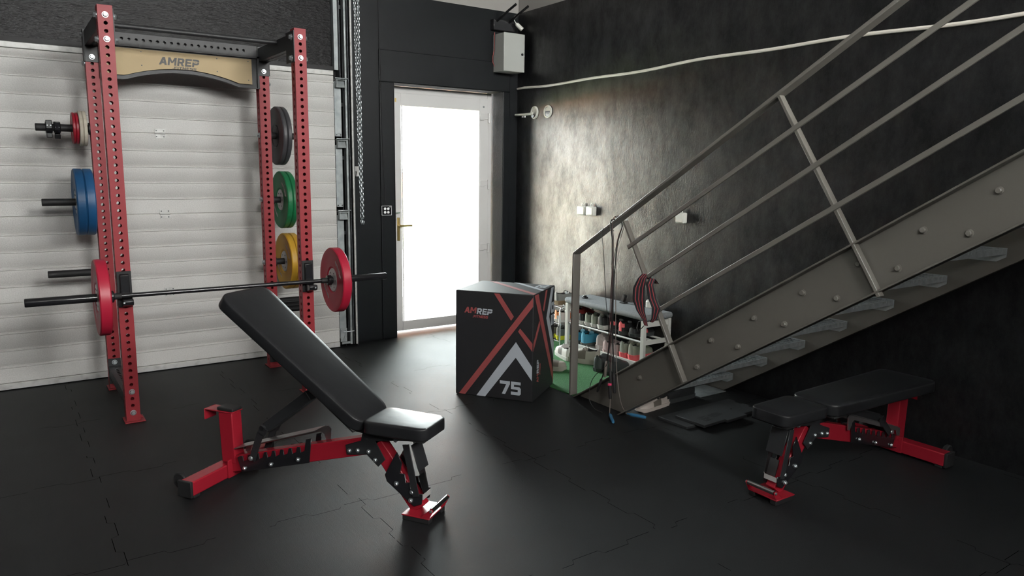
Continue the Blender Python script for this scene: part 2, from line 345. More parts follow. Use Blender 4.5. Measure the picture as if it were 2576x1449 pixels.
g = MB(); g.bx(-W2+.06, W2-.06, -.045, -.043, .06, Hh-.06, m_glass); g.build('pane', wn, smooth=0)
wn = empty('added_window_3', (-4.6, YR-.1, wz0)); structure(wn)  # another invented window, put in for the second rear lamp
fr = MB(); W2 = .8
fr.bx(-W2, W2, -.04, .04, 0, .06, m_white).bx(-W2, W2, -.04, .04, Hh-.06, Hh, m_white).bx(-W2, -W2+.06, -.04, .04, .06, Hh-.06, m_white).bx(W2-.06, W2, -.04, .04, .06, Hh-.06, m_white)
fr.build('window_frame', wn, smooth=0)
g = MB(); g.bx(-W2+.06, W2-.06, -.045, -.043, .06, Hh-.06, m_glass); g.build('pane', wn, smooth=0)
# glossy black reveals of the door opening
t = MB(); t.bx(-.1835, -.18, -.014, .158, 0, 2.34, m_soffit); t.bx(-1.365, -1.3615, -.014, .158, 0, 2.34, m_soffit); t.bx(-1.3615, -.1835, -.014, .158, 2.336, 2.34, m_soffit)
structure(t.build('trim_2', smooth=0))

# outside, all added: pale yard, planted strip, terracotta wall that colour the glossy wall's reflection
m_yard = mat('pale_paving', (.50, .49, .46), .8); m_grass = mat('lawn', (.36, .42, .2), .9); m_terra = mat('terracotta_wall', (.78, .25, .10), .8)
o = MB(); o.bx(-14, 8, .33, 7.5, -.12, -.02, m_yard); tag(structure(o.build('floor_outside', smooth=0)))
o = MB(); o.bx(-22, 10, 7.5, 15, -.12, -.01, m_grass); structure(o.build('ground_lawn', smooth=0))
o = MB(); o.bx(-40, 10, 14.6, 14.9, .72, 1.50, m_terra).bx(-40, 10, 14.55, 14.95, -.1, .72, m_yard); tag(o.build('added_garden_wall', smooth=0), 'low terracotta wall added outside the door for its orange reflection', 'wall')

# ---- white glazed door
d = empty('door_1', (-.7725, .2, 0)); structure(d)
q = MB(); x0, x1 = -.59, .575
q.bx(x0, x0+.055, -.03, .04, 0, 2.335, m_white).bx(x1-.055, x1, -.03, .04, 0, 2.335, m_white).bx(x0+.055, x1-.055, -.03, .04, 2.265, 2.335, m_white)
q.build('door_frame', d, bevel=.004)
q = MB(); gx0, gx1, gz0, gz1 = -.443, .428, .113, 2.16
q.bx(x0+.045, gx0, -.045, .03, .02, 2.275, m_white).bx(gx1, x1-.045, -.045, .03, .02, 2.275, m_white).bx(gx0, gx1, -.045, .03, .02, gz0, m_white).bx(gx0, gx1, -.045, .03, gz1, 2.275, m_white)
q.bx(gx0, gx0+.012, -.052, -.045, gz0, gz1, m_white).bx(gx1-.012, gx1, -.052, -.045, gz0, gz1, m_white)
q.build('sash', d, bevel=.004)
q = MB(); q.bx(gx0, gx1, -.004, .004, gz0, gz1, m_glass); q.build('pane', d, smooth=0)
q = MB(); q.bx(-.497, -.47, -.056, -.045, .90, 1.12, m_brass); q.build('lock_plate', d, bevel=.004)
q = MB(); q.tube([(-.484, -.05, 1.045), (-.484, -.10, 1.045), (-.474, -.108, 1.045), (-.37, -.108, 1.045)], .009, m_brass, 10); q.build('door_handle', d)
q = MB(); q.tube([(-.52, -.05, 1.17), (-.52, -.085, 1.17), (-.485, -.09, 1.17)], .006, m_chrome, 8); q.build('latch', d)
for z in (2.10, 1.44, .79):
    q = MB(); q.bx(.425, .47, -.064, -.045, z-.03, z+.03, m_white).bx(.47, .515, -.06, -.045, z-.018, z+.03, m_white).tube([(.53, -.055, z-.055), (.53, -.055, z+.04)], .013, m_white, 10)
    q.build('hinge', d, bevel=.002)
q = MB(); q.bx(-.505, -.49, -.0475, -.045, 2.19, 2.225, m_brass); q.build('sticker', d, smooth=0)
q = MB(); q.lathe((.47, -.045, 2.20), (0, -1, 0), [(0, .01), (.004, .01), (.004, 0)], m_galv, 14); q.build('screw_cap', d)

# ---- sectional garage door
GD = empty('door_2', (-4.0, -.1, 0)); structure(GD)
def garage_panel(z0, z1):
    q = MB(); prof = [(0, z0)]
    k = 1
    z = z0+.12
    while z < z1-.02:
        prof += [(0, z-.014), (-.005, z-.010), (-.005, z-.003), (.004, z+.001), (.004, z+.004), (0, z+.008)]
        z += .12
    prof += [(0, z1-.004), (.006, z1)]
    prof[0] = (.006, z0); prof.insert(1, (0, z0+.004))
    xa, xb = -2.05, 2.035
    A = [q.bm.verts.new((xa, y, zz)) for y, zz in prof]; B = [q.bm.verts.new((xb, y, zz)) for y, zz in prof]
    for i in range(len(prof)-1): q.face([A[i], B[i], B[i+1], A[i+1]], m_panel)
    q.bx(xa, xb, .012, .045, z0+.003, z1-.003, m_panel)
    return q.build('panel_section', GD, smooth=50)
zs = [.05, .617, 1.216, 1.815, 2.345]
for i in range(4): garage_panel(zs[i], zs[i+1])
q = MB(); q.bx(-2.05, 2.035, -.012, .045, .006, .05, m_alu); q.build('bottom_rail', GD, bevel=.003)
q = MB(); q.bx(-2.05, 2.035, -.008, .045, 2.346, 2.385, m_alu); q.build('top_rail', GD, bevel=.003)
q = MB()
for x in (.669, -1.4):
    for z in (1.815, 1.216, .617):
        h = MB(); h.bx(x-.036, x+.036, -.006, 0, z+.004, z+.033, m_alu); h.bx(x-.032, x+.036, -.006, 0, z-.036, z-.006, m_alu)
        h.tube([(x-.036, -.008, z), (x+.036, -.008, z)], .006, m_alu, 8)
        for sx in (-.024, .026):
            for sz in (.02, -.024): h.lathe((x+sx, -.006, z+sz), (0, -1, 0), [(0, .005), (.003, .004), (.003, 0)], m_galvd, 8)
        h.build('hinge', GD)
q.bm.free()
for i in range(4):
    q = MB(); za, zb = zs[i]+.03, zs[i+1]-.045
    q.bx(2.037, 2.098, -.006, .045, za, zb, m_galv)
    for zz in (za+.012, zb-.012):
        q.bx(2.04, 2.095, -.010, -.006, zz-.014, zz+.014, m_galv)
        for xx in (2.05, 2.085): q.lathe((xx, -.010, zz), (0, -1, 0), [(0, .006), (.004, .005), (.004, 0)], m_galvd, 8)
    q.build('end_plate', GD, bevel=.002)
for z in (2.30, 1.80, 1.19):
    q = MB()
    q.prism([(-.05, -.075), (-.05, .0), (-.035, .01), (.035, .01), (.035, 0)], (2.075, -.012, z), (1, 0, 0), (0, 0, 1), -.0, m_galv) if False else None
    q.box((2.083, -.028, z+.012), (.085, .045, .006), m_galv, Matrix.Rotation(R(12), 3, 'X'))
    q.box((2.079, -.036, z-.022), (.075, .006, .07), m_galv, Matrix.Rotation(R(-25), 3, 'X'))
    q.bx(2.045, 2.05, -.05, -.008, z-.05, z+.012, m_galv)
    q.tube([(2.04, -.03, z+.024), (2.155, -.03, z+.024)], .005, m_zinc, 8)
    q.build('roller_bracket', GD, bevel=.001)
q = MB(); q.bx(2.04, 2.10, -.014, -.006, .05, .17, m_galv).tube([(2.07, -.02, .06), (2.09, -.03, .15)], .006, m_zinc, 8).tube([(2.06, -.03, .14), (2.16, -.03, .14)], .005, m_zinc, 8).bx(2.045, 2.125, -.03, -.02, .03, .05, m_galv)
for xx in (2.05, 2.09):
    for zz in (.08, .15): q.lathe((xx, -.014, zz), (0, -1, 0), [(0, .006), (.005, .005), (.005, 0)], m_zinc, 8)
q.build('bottom_bracket', GD)
# vertical track beside the door, runs up past the frame
tr = empty('door_track', (-1.86, 0, 0), label='galvanised vertical door track between the shutter and the black wall', cat='track')
q = MB(); ZT = 4.3
q.bx(-.038, -.034, -.085, -.002, .005, ZT, m_galvd).bx(.056, .060, -.125, -.002, .005, ZT, m_galvd); q.build('angle_iron', tr, smooth=0)
q = MB(); q.tube([(.0, -.11, .02), (.0, -.11, ZT)], .012, m_galv, 10); q.bx(.018, .022, -.125, -.07, .02, ZT, m_galvd).bx(-.012, .018, -.074, -.070, .02, ZT, m_galvd); q.build('roller_channel', tr)
q = MB(); q.tube([(.045, -.130, .02), (.045, -.130, ZT)], .009, m_alu, 10); q.build('edge_tube', tr)
for z in (.35, 1.0, 1.65, 2.1, 2.9):
    q = MB(); q.bx(-.034, .056, -.05, -.046, z, z+.03, m_galvd); q.build('bracket', tr, smooth=0)
q = MB(); q.bx(-.075, -.040, -.055, -.003, 2.40, ZT, m_galv); q.build('upper_angle', tr, smooth=0)
# dark seal above the shutter with its torn sticker
q = MB(); q.bx(-6.05, -1.935, -.03, -.001, 2.391, 2.43, m_rub); tag(q.build('lintel_seal', smooth=0), 'black rubber seal strip along the lintel above the shutter', 'seal')

# ---- hoist chain
ch = MB()
def link(c, ang, m=m_zinc, a=.0085, bb=.016, r=.0026):
    pts = []
    for i in range(12):
        th = 2*PI*i/12; x = a*math.cos(th); z = (bb-a)*(1 if math.sin(th) >= 0 else -1)*(1 if abs(math.sin(th)) > .01 else 0)+a*math.sin(th)
        pts.append(Vector(c)+Vector((x*math.cos(ang), x*math.sin(ang), z)))
    ch.tube(pts, r, m, 5, closed=True)
n = 0; z = 3.9
def strand(xa, xb, za, zb, phase=0):
    k = int((za-zb)/.0245)
    for i in range(k):
        tt = i/k; x = xa+(xb-xa)*(tt**1.5)
        link((x, -.15+.004*math.sin(i*.4), za+(zb-za)*tt), R(35)+(PI/2 if (i+phase) % 2 else 0))
strand(-1.787, -1.757, 3.9, 1.13); strand(-1.752, -1.743, 3.9, 1.13, 1)
for i in range(4): link((-1.751+.006*(i-1.5), -.15, 1.115-.008*(i % 2)), R(35)+PI/2*(i % 2))
tag(ch.build('hoist_chain', smooth=60), 'zinc loop of hoist chain hanging beside the shutter track', 'chain')
q = MB(); q.lathe((-1.768, -.09, 3.93), (0, -1, 0), [(0, .03), (0, .02), (.05, .02), (.05, .05), (.055, .05), (.055, .02), (.07, .02), (.07, .05), (.075, .05), (.075, 0)], m_galvd, 20); q.bx(-1.80, -1.74, -.12, .0, 3.9, 3.96, m_galvd)
tag(q.build('chain_wheel'), 'hoist wheel above the picture holding the hanging chain', 'wheel')

# ---- small wall fittings
sw = empty('wall_switch', (-1.742, 0, 1.55), label='silver switch plate with a black cable by the track', cat='switch')
q = MB(); q.bx(-.03, .03, -.012, -.0005, -.045, .045, m_alu); q.build('plate', sw, bevel=.002)
q = MB(); q.tube([(.0, -.014, .0), (.0, -.022, -.01), (-.004, -.016, -.05), (-.008, -.012, -.06)], .004, m_rub, 6); q.build('cable', sw)
kp = empty('keypad', (-1.46, -.0165, 1.20), label='black keypad with four white round buttons beside the door', cat='keypad')
q = MB(); q.bx(-.05, .05, -.014, 0, -.045, .045, m_gblk); q.build('body', kp, bevel=.004)
m_kw = mat('button_white', (.8, .8, .8), .4)
for dx in (-.016, .016):
    for dz in (-.016, .016):
        q = MB(); q.lathe((dx, -.0142, dz), (0, -1, 0), [(0, .0125), (.002, .011), (.002, 0)], m_kw, 14); q.build('button', kp)
q = MB(); q.bx(-.049, -.046, -.0155, -.0142, -.043, .043, m_kw).bx(.046, .049, -.0155, -.0142, -.043, .043, m_kw).bx(-.046, .046, -.0155, -.0142, .040, .043, m_kw).bx(-.046, .046, -.0155, -.0142, -.043, -.040, m_kw).lathe((.033, -.0142, .032), (0, -1, 0), [(0, .004), (.002, .004), (.002, 0)], m_kw, 8); q.build('border', kp, smooth=0)
q = MB(); q.tube([(-1.463, -.019, 1.25), (-1.475, -.019, 1.5), (-1.49, -.019, 1.95), (-1.497, -.019, 2.6), (-1.50, -.004, 2.66), (-1.50, -.004, 3.4)], .0028, m_rub, 6)
tag(q.build('keypad_cable'), 'thin black cable running up the wall from the keypad', 'cable')

cb = empty('electrical_cabinet', (-.181, 0, 2.517), label='grey metal electrical cabinet mounted high in the corner', cat='cabinet')
q = MB(); q.bx(-.119, .119, -.18, -.002, 0, .353, m_cab); q.build('body', cb, bevel=.004)
q = MB(); q.bx(-.122, .122, -.2, -.182, -.002, .355, m_cab); q.build('door', cb, bevel=.006)
q = MB(); q.lathe((.09, -.2, .165), (0, -1, 0), [(0, .012), (.006, .012), (.006, 0)], m_gblk, 14); q.box((.098, -.208, .17), (.03, .006, .008), m_chrome, Matrix.Rotation(R(40), 3, 'Y')); q.build('lock', cb)
for k, (dx, col) in enumerate(((0, m_rub), (.006, mat('red_wire', (.35, .05, .04), .5)))):
    q = MB(); q.tube([(-.126-dx, -.05, .37), (-.127-dx, -.05, .30), (-.13-dx, -.05, .2), (-.145-dx, -.05, .14), (-.143-dx, -.05, .09), (-.128, -.05, .05)], .0026, col, 6); q.build('wire', cb)
q = MB()
hb = empty('wall_bracket', (-.2, 0, 2.96), label='black steel bracket with two rods above the electrical cabinet', cat='bracket')
q.bm.free(); q = MB(); q.bx(-.13, .12, -.06, -.002, -.05, .05, m_gblk); q.build('plate', hb, bevel=.004)
for dx in (-.09, .05):
    q = MB(); q.tube([(dx, -.05, .03), (dx+.015, -.22, .10), (dx+.022, -.34, .14)], .012, m_gblk, 10); q.build('rod', hb)
ls = empty('lamp_socket', (-.06, -.1, 2.96), label='white hanging lamp socket on a hook beside the cabinet top', cat='lamp socket')
q = MB(); q.lathe((.0, 0, 0), (.62, -.2, -.55), [(-.035, 0), (-.035, .02), (.04, .022), (.04, .017), (.03, .017), (.03, 0)], m_sock, 18); q.lathe((.0, 0, 0), (.62, -.2, -.55), [(-.045, 0), (-.045, .012), (-.035, .012)], m_sock, 14); q.build('socket_body', ls)
q = MB(); q.tube([(-.03, .01, .028), (-.05, .012, .055), (-.052, .014, .085), (-.035, .018, .10), (-.01, .03, .092), (.01, .098, .085)], .004, m_sock, 8); q.build('hook', ls)

# right wall: cable, vents, sockets
q = MB()
cpts = []
for i in range(56):
    y = -.014-i*.115; zz = 2.385+.012*math.sin(y*1.7)+.006*math.sin(y*5.1+1)+(.012*max(0, min(1, (-y-2)/2)))
    if i == 0: zz = 2.38
    cpts.append((-.009, y, zz))
q.tube(cpts, .0115, m_cablew, 8)
tag(q.build('wall_cable'), 'thick white cable sagging along the black right wall', 'cable')
for k, (yy, zz, lb) in enumerate(((-.300, 2.135, 'round white vent cap with a pipe nearest the corner'), (-.514, 2.131, 'round white vent cap without a pipe, second from the corner'))):
    v = empty('wall_vent', (0, yy, zz), label=lb, cat='vent')
    q = MB(); q.lathe((-.001, 0, 0), (-1, 0, 0), [(0, .062), (.01, .06), (.014, .052), (.014, .046), (.004, .044)], m_sock, 28); q.lathe((-.001, 0, 0), (-1, 0, 0), [(.004, .044), (.004, 0)], m_sock if k else m_sock, 28); q.build('ring', v)
    if k == 0:
        q = MB(); q.tube([(-.03, -.005, -.012), (-.03, .14, -.012), (-.03, .286, -.010)], .012, m_sock, 12); q.build('pipe', v)
        q = MB(); q.lathe((-.016, 0, -.03), (-1, 0, 0), [(0, .02), (.012, .02), (.012, 0)], m_gblk, 14); q.build('valve', v)
        for dy in (.12, .14, .17):
            q = MB(); q.lathe((-.03, dy, -.026), (0, 0, -1), [(0, .004), (.014, .004), (.014, 0)], m_chrome, 8); q.build('screw', v)
    else:
        q = MB(); q.box((-.0075, 0, -.018), (.004, .07, .05), m_gblk); q.build('opening', v, bevel=.001)
def wall_socket(yy, zz, lb, wd=.075, grp=None):
    s_ = empty('wall_socket', (0, yy, zz), label=lb, cat='socket', group=grp)
    q = MB(); q.bx(-.045, -.001, -wd/2, wd/2, -.04, .042, m_sock); q.build('housing', s_, bevel=.008)
    q = MB(); q.bx(-.052, -.045, -wd/2+.008, wd/2-.008, -.032, .034, m_sock); q.build('flap', s_, bevel=.003)
    q = MB(); q.tube([(-.02, -.006, .041), (-.02, -.006, .062), (-.02, .002, .068), (-.02, .012, .062), (-.02, .012, .041)], .004, m_sock, 6); q.build('cable_gland', s_)
wall_socket(-1.085, 1.222, 'white socket box nearest the door on the gloss wall', .11)
wall_socket(-1.205, 1.224, 'white socket box, right one of the touching pair on the gloss wall', .10)
wall_socket(-2.27, 1.225, 'single pale socket box behind the stair handrail', .085)

# ================================================================== POWER RACK
PX0, PX1, PW = -3.815, -2.685, .078
YF, YB = -1.286, -.45
HZ0, HP, NH = .058, .0446, 54
def perforated(q, o, ux, uy, L, Wd, holes, r, m, n=16, p0=None):
    """strip of length L along uy (from o), width Wd along ux, with round holes centred at positions in list"""
    o, ux, uy = Vector(o), Vector(ux), Vector(uy); V = lambda a, b_: q.bm.verts.new(o+ux*a+uy*b_)
    cur = 0; hp = HP/2
    def quad(a, b_):
        if b_-a > 1e-5: q.face([V(0, a), V(Wd, a), V(Wd, b_), V(0, b_)], m)
    for h in holes:
        quad(cur, h-hp); cur = h+hp
        ring = [V(Wd/2+r*math.cos(2*PI*(j+.5)/n), h+r*math.sin(2*PI*(j+.5)/n)) for j in range(n)]
        out = []
        for j in range(n):
            a = 2*PI*(j+.5)/n; cx, sy = math.cos(a), math.sin(a); k = min((Wd/2)/max(abs(cx), 1e-6), hp/max(abs(sy), 1e-6))
            out.append((Wd/2+cx*k, h+sy*k))
        ov = [V(*p) for p in out]; C = {(1, 1): (Wd, h+hp), (-1, 1): (0, h+hp), (-1, -1): (0, h-hp), (1, -1): (Wd, h-hp)}
        for j in range(n):
            k = (j+1) % n; f_ = [ring[j], ov[j], ov[k], ring[k]]
            a1 = (abs(out[j][0]-Wd/2) > Wd/2-1e-6); a2 = (abs(out[k][0]-Wd/2) > Wd/2-1e-6)
            if a1 != a2:
                mx = ((out[j][0]+out[k][0])/2-Wd/2, (out[j][1]+out[k][1])/2-h)
                cc = C[(1 if mx[0] > 0 else -1, 1 if mx[1] > 0 else -1)]; f_ = [ring[j], ov[j], V(*cc), ov[k], ring[k]]
            q.face(f_, m)
    quad(cur, L)
def tube_perf(q, x, y, z0, z1, wd, m, holes, sides=('f', 'b', 'l', 'r')):
    L = z1-z0; hs = [h-z0 for h in holes]
    faces = {'f': ((x, y, z0), (1, 0, 0)), 'b': ((x+wd, y+wd, z0), (-1, 0, 0)), 'l': ((x, y+wd, z0), (0, -1, 0)), 'r': ((x+wd, y, z0), (0, 1, 0))}
    for k, (o_, u_) in faces.items(): perforated(q, o_, u_, (0, 0, 1), L, wd, hs if k in sides else [], .0108, m)
rack = empty('power_rack', (-3.211, -.868, 0), label='tall red and black power rack in front of the white shutter door', cat='power rack')
RO = Vector((3.211, .868, 0))
def rb(q, name, par=None, **k):
    ob = q.build(name, par or rack, **k)
    if par is None or par is rack: ob.location = RO
    return ob
holesF = [HZ0+HP*i for i in range(NH)]
up_mesh = {}
uprights = {}
for key, x, y, top in (('fl', PX0, YF, 2.476), ('fr', PX1, YF, 2.476), ('bl', PX0, YB, 2.455), ('br', PX1, YB, 2.455)):
    q = MB(); tube_perf(q, x, y, .006, top, PW, m_red, [h for h in holesF if h < top-.03])
    bmesh.ops.remove_doubles(q.bm, verts=q.bm.verts, dist=1e-5)
    q.bx(x+.002, x+PW-.002, y+.002, y+PW-.002, top-.004, top-.001, m_red)
    u = rb(q, 'upright', smooth=0)
    sd = u.modifiers.new('wall', 'SOLIDIFY'); sd.thickness = .003; sd.offset = -1
    uprights[key] = u
    q = MB(); q.bx(x-.012, x+PW+.025, y-.03, y+PW+.03, 0, .007, m_red); fp = q.build('foot_plate', u, bevel=.002)
    for dx in (.008,):
        q = MB(); q.prism([(0, 0), (.02, 0), (0, .03)], (x+PW, y+PW/2-.003, .007), (1, 0, 0), (0, 0, 1), -.006, m_red); q.build('gusset', u, smooth=0)
# bolt master
def bolt_bm(m=m_zinc, r=.017):
    q = MB(); q.lathe((0, 0, 0), (0, -1, 0), [(0, r), (.003, r), (.0032, r*.78)], m, 20)
    q.lathe((0, 0, 0), (0, -1, 0), [(.003, r*.74), (.012, r*.74), (.0145, r*.62), (.0145, 0)], m, 6); return q
bq = bolt_bm(); bolt_me = bq.build('bolt', rack, smooth=25); BOLTS = [bolt_me]
def add_bolt(loc, direction='-y', par=None, src=None, scale=1, name=None):
    src = src or bolt_me
    if loc is None: return
    o = src.copy(); COL.objects.link(o)
    if name: o.name = name
    o.parent = par or rack
    o.location = Vector(loc)+(RO if (par is None) else Vector((0, 0, 0)))
    o.rotation_euler = {'-y': (0, 0, 0), '+y': (0, 0, PI), '-x': (0, 0, -PI/2), '+x': (0, 0, PI/2)}[direction]; o.scale = (scale,)*3
    return o
first = True
bl = []
for x in (PX0, PX1):
    for z in (HZ0+HP*53, HZ0+HP*50, HZ0+HP*3, HZ0): bl.append(((x+PW/2, YF-.001, z), '-y'))
    bl.append(((x+PW/2, YB-.007, 2.285), '-y')); bl.append(((x+PW/2, YB-.007, .196), '-y'))
for z in (HZ0+HP*53, HZ0+HP*50):
    bl += [((PX0-.001, YF+.04, z), '-x'), ((PX0+PW+.006, YF+.04, z), '+x'), ((PX1+PW+.001, YF+.04, z), '+x'), ((PX1-.007, YF+.04, z), '-x')]
bl += [((PX0-.001, YB+.04, 2.43), '-x'), ((PX0-.001, YB+.04, 2.245), '-x'), ((PX1+PW+.001, YB+.04, 2.2), '+x'), ((PX1-.02, YB+.03, 2.19), '-x'), ((PX0+PW+.02, YB+.03, 2.19), '+x')]
for z in (1.816, 1.33, .84): bl += [((PX1-.001, YB+.04, z), '-x')]
bolt_me.location = Vector(bl[0][0])+RO
for l, dr in bl[1:]: add_bolt(l, dr, scale=1.2 if 'x' in dr else 1)
# top side members with flanges
for x in (PX0, PX1):
    q = MB(); q.bx(x+.012, x+PW-.012, YF+PW, YB+.0, 2.40, 2.448, m_blk)
    perf = MB()
    L = (YB)-(YF+PW)
    perforated(q, (x+PW-.004, YF+PW, 2.355), (-1, 0, 0), (0, 1, 0), L, PW-.008, [.08+HP*i for i in range(15)], .010, m_blk)
    q.bx(x+.002, x+.006, YF+PW, YB, 2.355, 2.448, m_blk); q.bx(x+PW-.006, x+PW-.002, YF+PW, YB, 2.355, 2.448, m_blk)
    perf.bm.free()
    rb(q, 'top_side_member', smooth=0)
    q = MB()
    sx = x+PW if x == PX0 else x-.006
    q.bx(sx, sx+.006, YF-.001, YF+PW+.08, 2.262, 2.462, m_blk)
    rb(q, 'flange', bevel=.001)
# rear brackets covering the tops of the rear uprights
for x in (PX0, PX1):
    q = MB(); q.bx(x-.001, x+PW+.001, YB-.006, YB-.0005, 2.252, 2.46, m_blk); q.bx(x-.006, x-.001, YB-.006, YB+PW, 2.255, 2.46, m_blk); q.bx(x+PW+.001, x+PW+.006, YB-.006, YB+PW, 2.255, 2.46, m_blk)
    rb(q, 'rear_bracket', bevel=.001)
q = MB(); q.bx(PX0-.01, PX1+PW+.01, YB+PW+.001, YB+PW+.004, 2.30, 2.46, m_blk); q.bm.free()
# rear top crossmember with holes
q = MB(); Lx = (PX1-.007)-(PX0+PW+.007)
perforated(q, (PX0+PW+.007, YB-.001, 2.385), (0, 0, 1), (1, 0, 0), Lx, .078, [.05+HP*i for i in range(int((Lx-.08)/HP))], .010, m_blk)
q.bx(PX0+PW+.007, PX1-.007, YB+.002, YB+.03, 2.385, 2.39, m_blk); q.bx(PX0+PW+.007, PX1-.007, YB+.002, YB+.07, 2.459, 2.463, m_blk); q.bx(PX0+PW+.007, PX1-.007, YB+.03, YB+.034, 2.385, 2.459, m_blk)
rb(q, 'rear_crossmember', smooth=0)
# pull-up bar
q = MB(); q.tube([(PX0+PW-.004, -.90, 2.432), (PX1+.004, -.90, 2.432)], .0165, m_blk, 16); rb(q, 'pull_up_bar')
q = MB(); q.bx(PX0+PW+.006, PX1-.006, -1.20, -1.196, 2.474, 2.49, m_blk); q.bm.free()
# name plate
def arc(x):
    t_ = (x-(-3.21))/.47
    a = abs(t_)
    return 2.18 if a > .8 else 2.18+.067*(1-(a/.8)**2)
xs = [-3.735+i*(1.05/40) for i in range(41)]
poly = [(x, arc(x)-.026) for x in xs]+[(-2.686, 2.385), (-3.735, 2.385)]
q = MB(); q.prism(poly, (0, YB-.008, 0), (1, 0, 0), (0, 0, 1), -.012, m_blk)
# returns around the plate edge
for i in range(40):
    q.beam((xs[i], YB-.015, arc(xs[i])-.024), (xs[i+1], YB-.015, arc(xs[i+1])-.024), .026, .004, m_blk)
q.bx(-3.735, -2.686, YB-.028, YB-.008, 2.372, 2.386, m_blk); q.bx(-2.700, -2.686, YB-.028, YB-.008, 2.155, 2.386, m_blk); q.bx(-3.735, -3.721, YB-.028, YB-.008, 2.155, 2.386, m_blk)
rb(q, 'sign_frame')
xs = [-3.718+i*(.978/40) for i in range(41)]
poly = [(x, arc(x)+.002) for x in xs]+[(-2.740, 2.362), (-3.718, 2.362)]
q = MB(); q.prism(poly, (0, YB-.0225, 0), (1, 0, 0), (0, 0, 1), .002, m_gold)
plate_ = rb(q, 'name_plate', smooth=20)
q = MB(); put_text(q, 'AMREP', (-3.372, YB-.0248, 2.271), (1, 0, 0), (0, 0, 1), .262, .053, m_dark, .0006, .14); put_text(q, '.FITNESS', (-3.285, YB-.0248, 2.2475), (1, 0, 0), (0, 0, 1), .158, .017, m_dark, .0006, .08)
q.build('lettering', plate_, smooth=0)
for x in (-3.70, -3.48, -2.985, -2.765):
    for z in (2.345, 2.21 if abs(x+3.21) > .3 else 2.255):
        q = MB(); q.lathe((x, YB-.0248, z), (0, -1, 0), [(0, .0045), (.002, .004), (.002, 0)], m_galvd, 8); q.build('screw', plate_)
# lower side members
for x in (PX0, PX1):
    q = MB(); L = YB-(YF+PW)
    perforated(q, (x+PW-.002, YF+PW, .168), (-1, 0, 0), (0, 1, 0), L, PW-.004, [.06+HP*i for i in range(15)], .010, m_blk)
    q.bx(x+.002, x+.005, YF+PW, YB, .095, .1675, m_blk); q.bx(x+PW-.005, x+PW-.002, YF+PW, YB, .095, .1675, m_blk)
    rb(q, 'lower_side_member', smooth=0)
    q = MB(); q.bx(x-.001, x+PW+.001, YB-.006, YB-.0005, .04, .222, m_blk); q.bx(x-.001, x+PW+.001, YF+PW+.0005, YF+PW+.006, .04, .222, m_blk); rb(q, 'flange', bevel=.001)
# weight pegs
PY = YB+PW/2
for z in (1.816, 1.325, .84):
    for s in (-1, 1):
        xa = PX0-.001 if s < 0 else PX1+PW+.001; xe = -4.128 if s < 0 else -2.352
        q = MB(); q.lathe((xa, PY, z), (s, 0, 0), [(0, 0), (0, .04), (.008, .04), (.008, .0245), (abs(xe-xa)-.003, .0245), (abs(xe-xa), .022), (abs(xe-xa), 0)], m_rub, 24)
        rb(q, 'weight_peg', smooth=30)
# black moulded holder low on the right side
hd = empty('accessory_holder', (0, 0, 0)); hd.parent = rack; hd.location = RO; hd.name = 'accessory_holder'
q = MB(); q.bx(-2.588, -2.40, PY-.03, PY+.03, .428, .545, m_rub); q.build('shell', hd, bevel=.02, seg=3)
q = MB()
for z in (.455, .485, .515): q.bx(-2.565, -2.42, PY-.042, PY-.0305, z-.008, z+.008, m_blk)
q.build('rib_panel', hd, bevel=.004)
for z in (.46, .51):
    for x in (-2.578, -2.412):
        q = MB(); q.lathe((x, PY-.0305, z), (0, -1, 0), [(0, .006), (.004, .005), (.004, 0)], m_zinc, 8); q.build('screw', hd)

# ---- J-cups
def j_cup(x, lb, flip):
    o = empty('j_cup', (x, YF-.001, .804), label=lb, cat='j-cup', group='barbell holders on the rack')
    q = MB(); q.bx(-.04, .04, -.006, 0, -.078, .14, m_rub); q.build('back_plate', o, bevel=.005, seg=3)
    q = MB(); q.prism([(-.006, -.0), (-.006, .125), (-.026, .118), (-.03, .0)], (-.024, 0, 0), (0, 1, 0), (0, 0, 1), .05, m_gblk); q.build('liner', o, bevel=.003)
    q = MB(); q.prism([(-.006, -.068), (-.006, -.02), (-.09, -.02), (-.098, -.034), (-.092, -.055), (-.05, -.068)], (-.022, 0, 0), (0, 1, 0), (0, 0, 1), .056, m_gblk); q.build('hook', o, bevel=.003)
    q = MB(); q.lathe((-.018*flip, -.098, -.038), (0, -1, 0), [(0, .006), (.003, .005), (.003, 0)], m_zinc, 8); q.build('screw', o)
j_cup(PX0+PW/2, 'black J-cup holding the left end of the barbell', 1); j_cup(PX1+PW/2, 'black J-cup holding the right end of the barbell', -1)

# ---- barbell
BY, BZ, BX = -1.346, .804, -3.187
bar = empty('barbell', (BX, BY, BZ), label='long black barbell racked across the front uprights', cat='barbell')
q = MB(); q.tube([(-.66, 0, 0), (.66, 0, 0)], .0142, m_gblk, 18); q.build('shaft', bar)
for s in (-1, 1):
    q = MB(); q.lathe((0, 0, 0), (s, 0, 0), [(.655, 0), (.655, .03), (.66, .036), (.683, .036), (.683, .0248), (1.095, .0248), (1.1, .022), (1.1, .014), (1.096, .012), (1.096, 0)], m_gblk, 26); q.build('sleeve', bar)
    q = MB(); q.lathe((0, 0, 0), (s, 0, 0), [(.615, 0), (.615, .017), (.62, .019), (.655, .019)], m_rub, 20); q.build('bushing', bar)

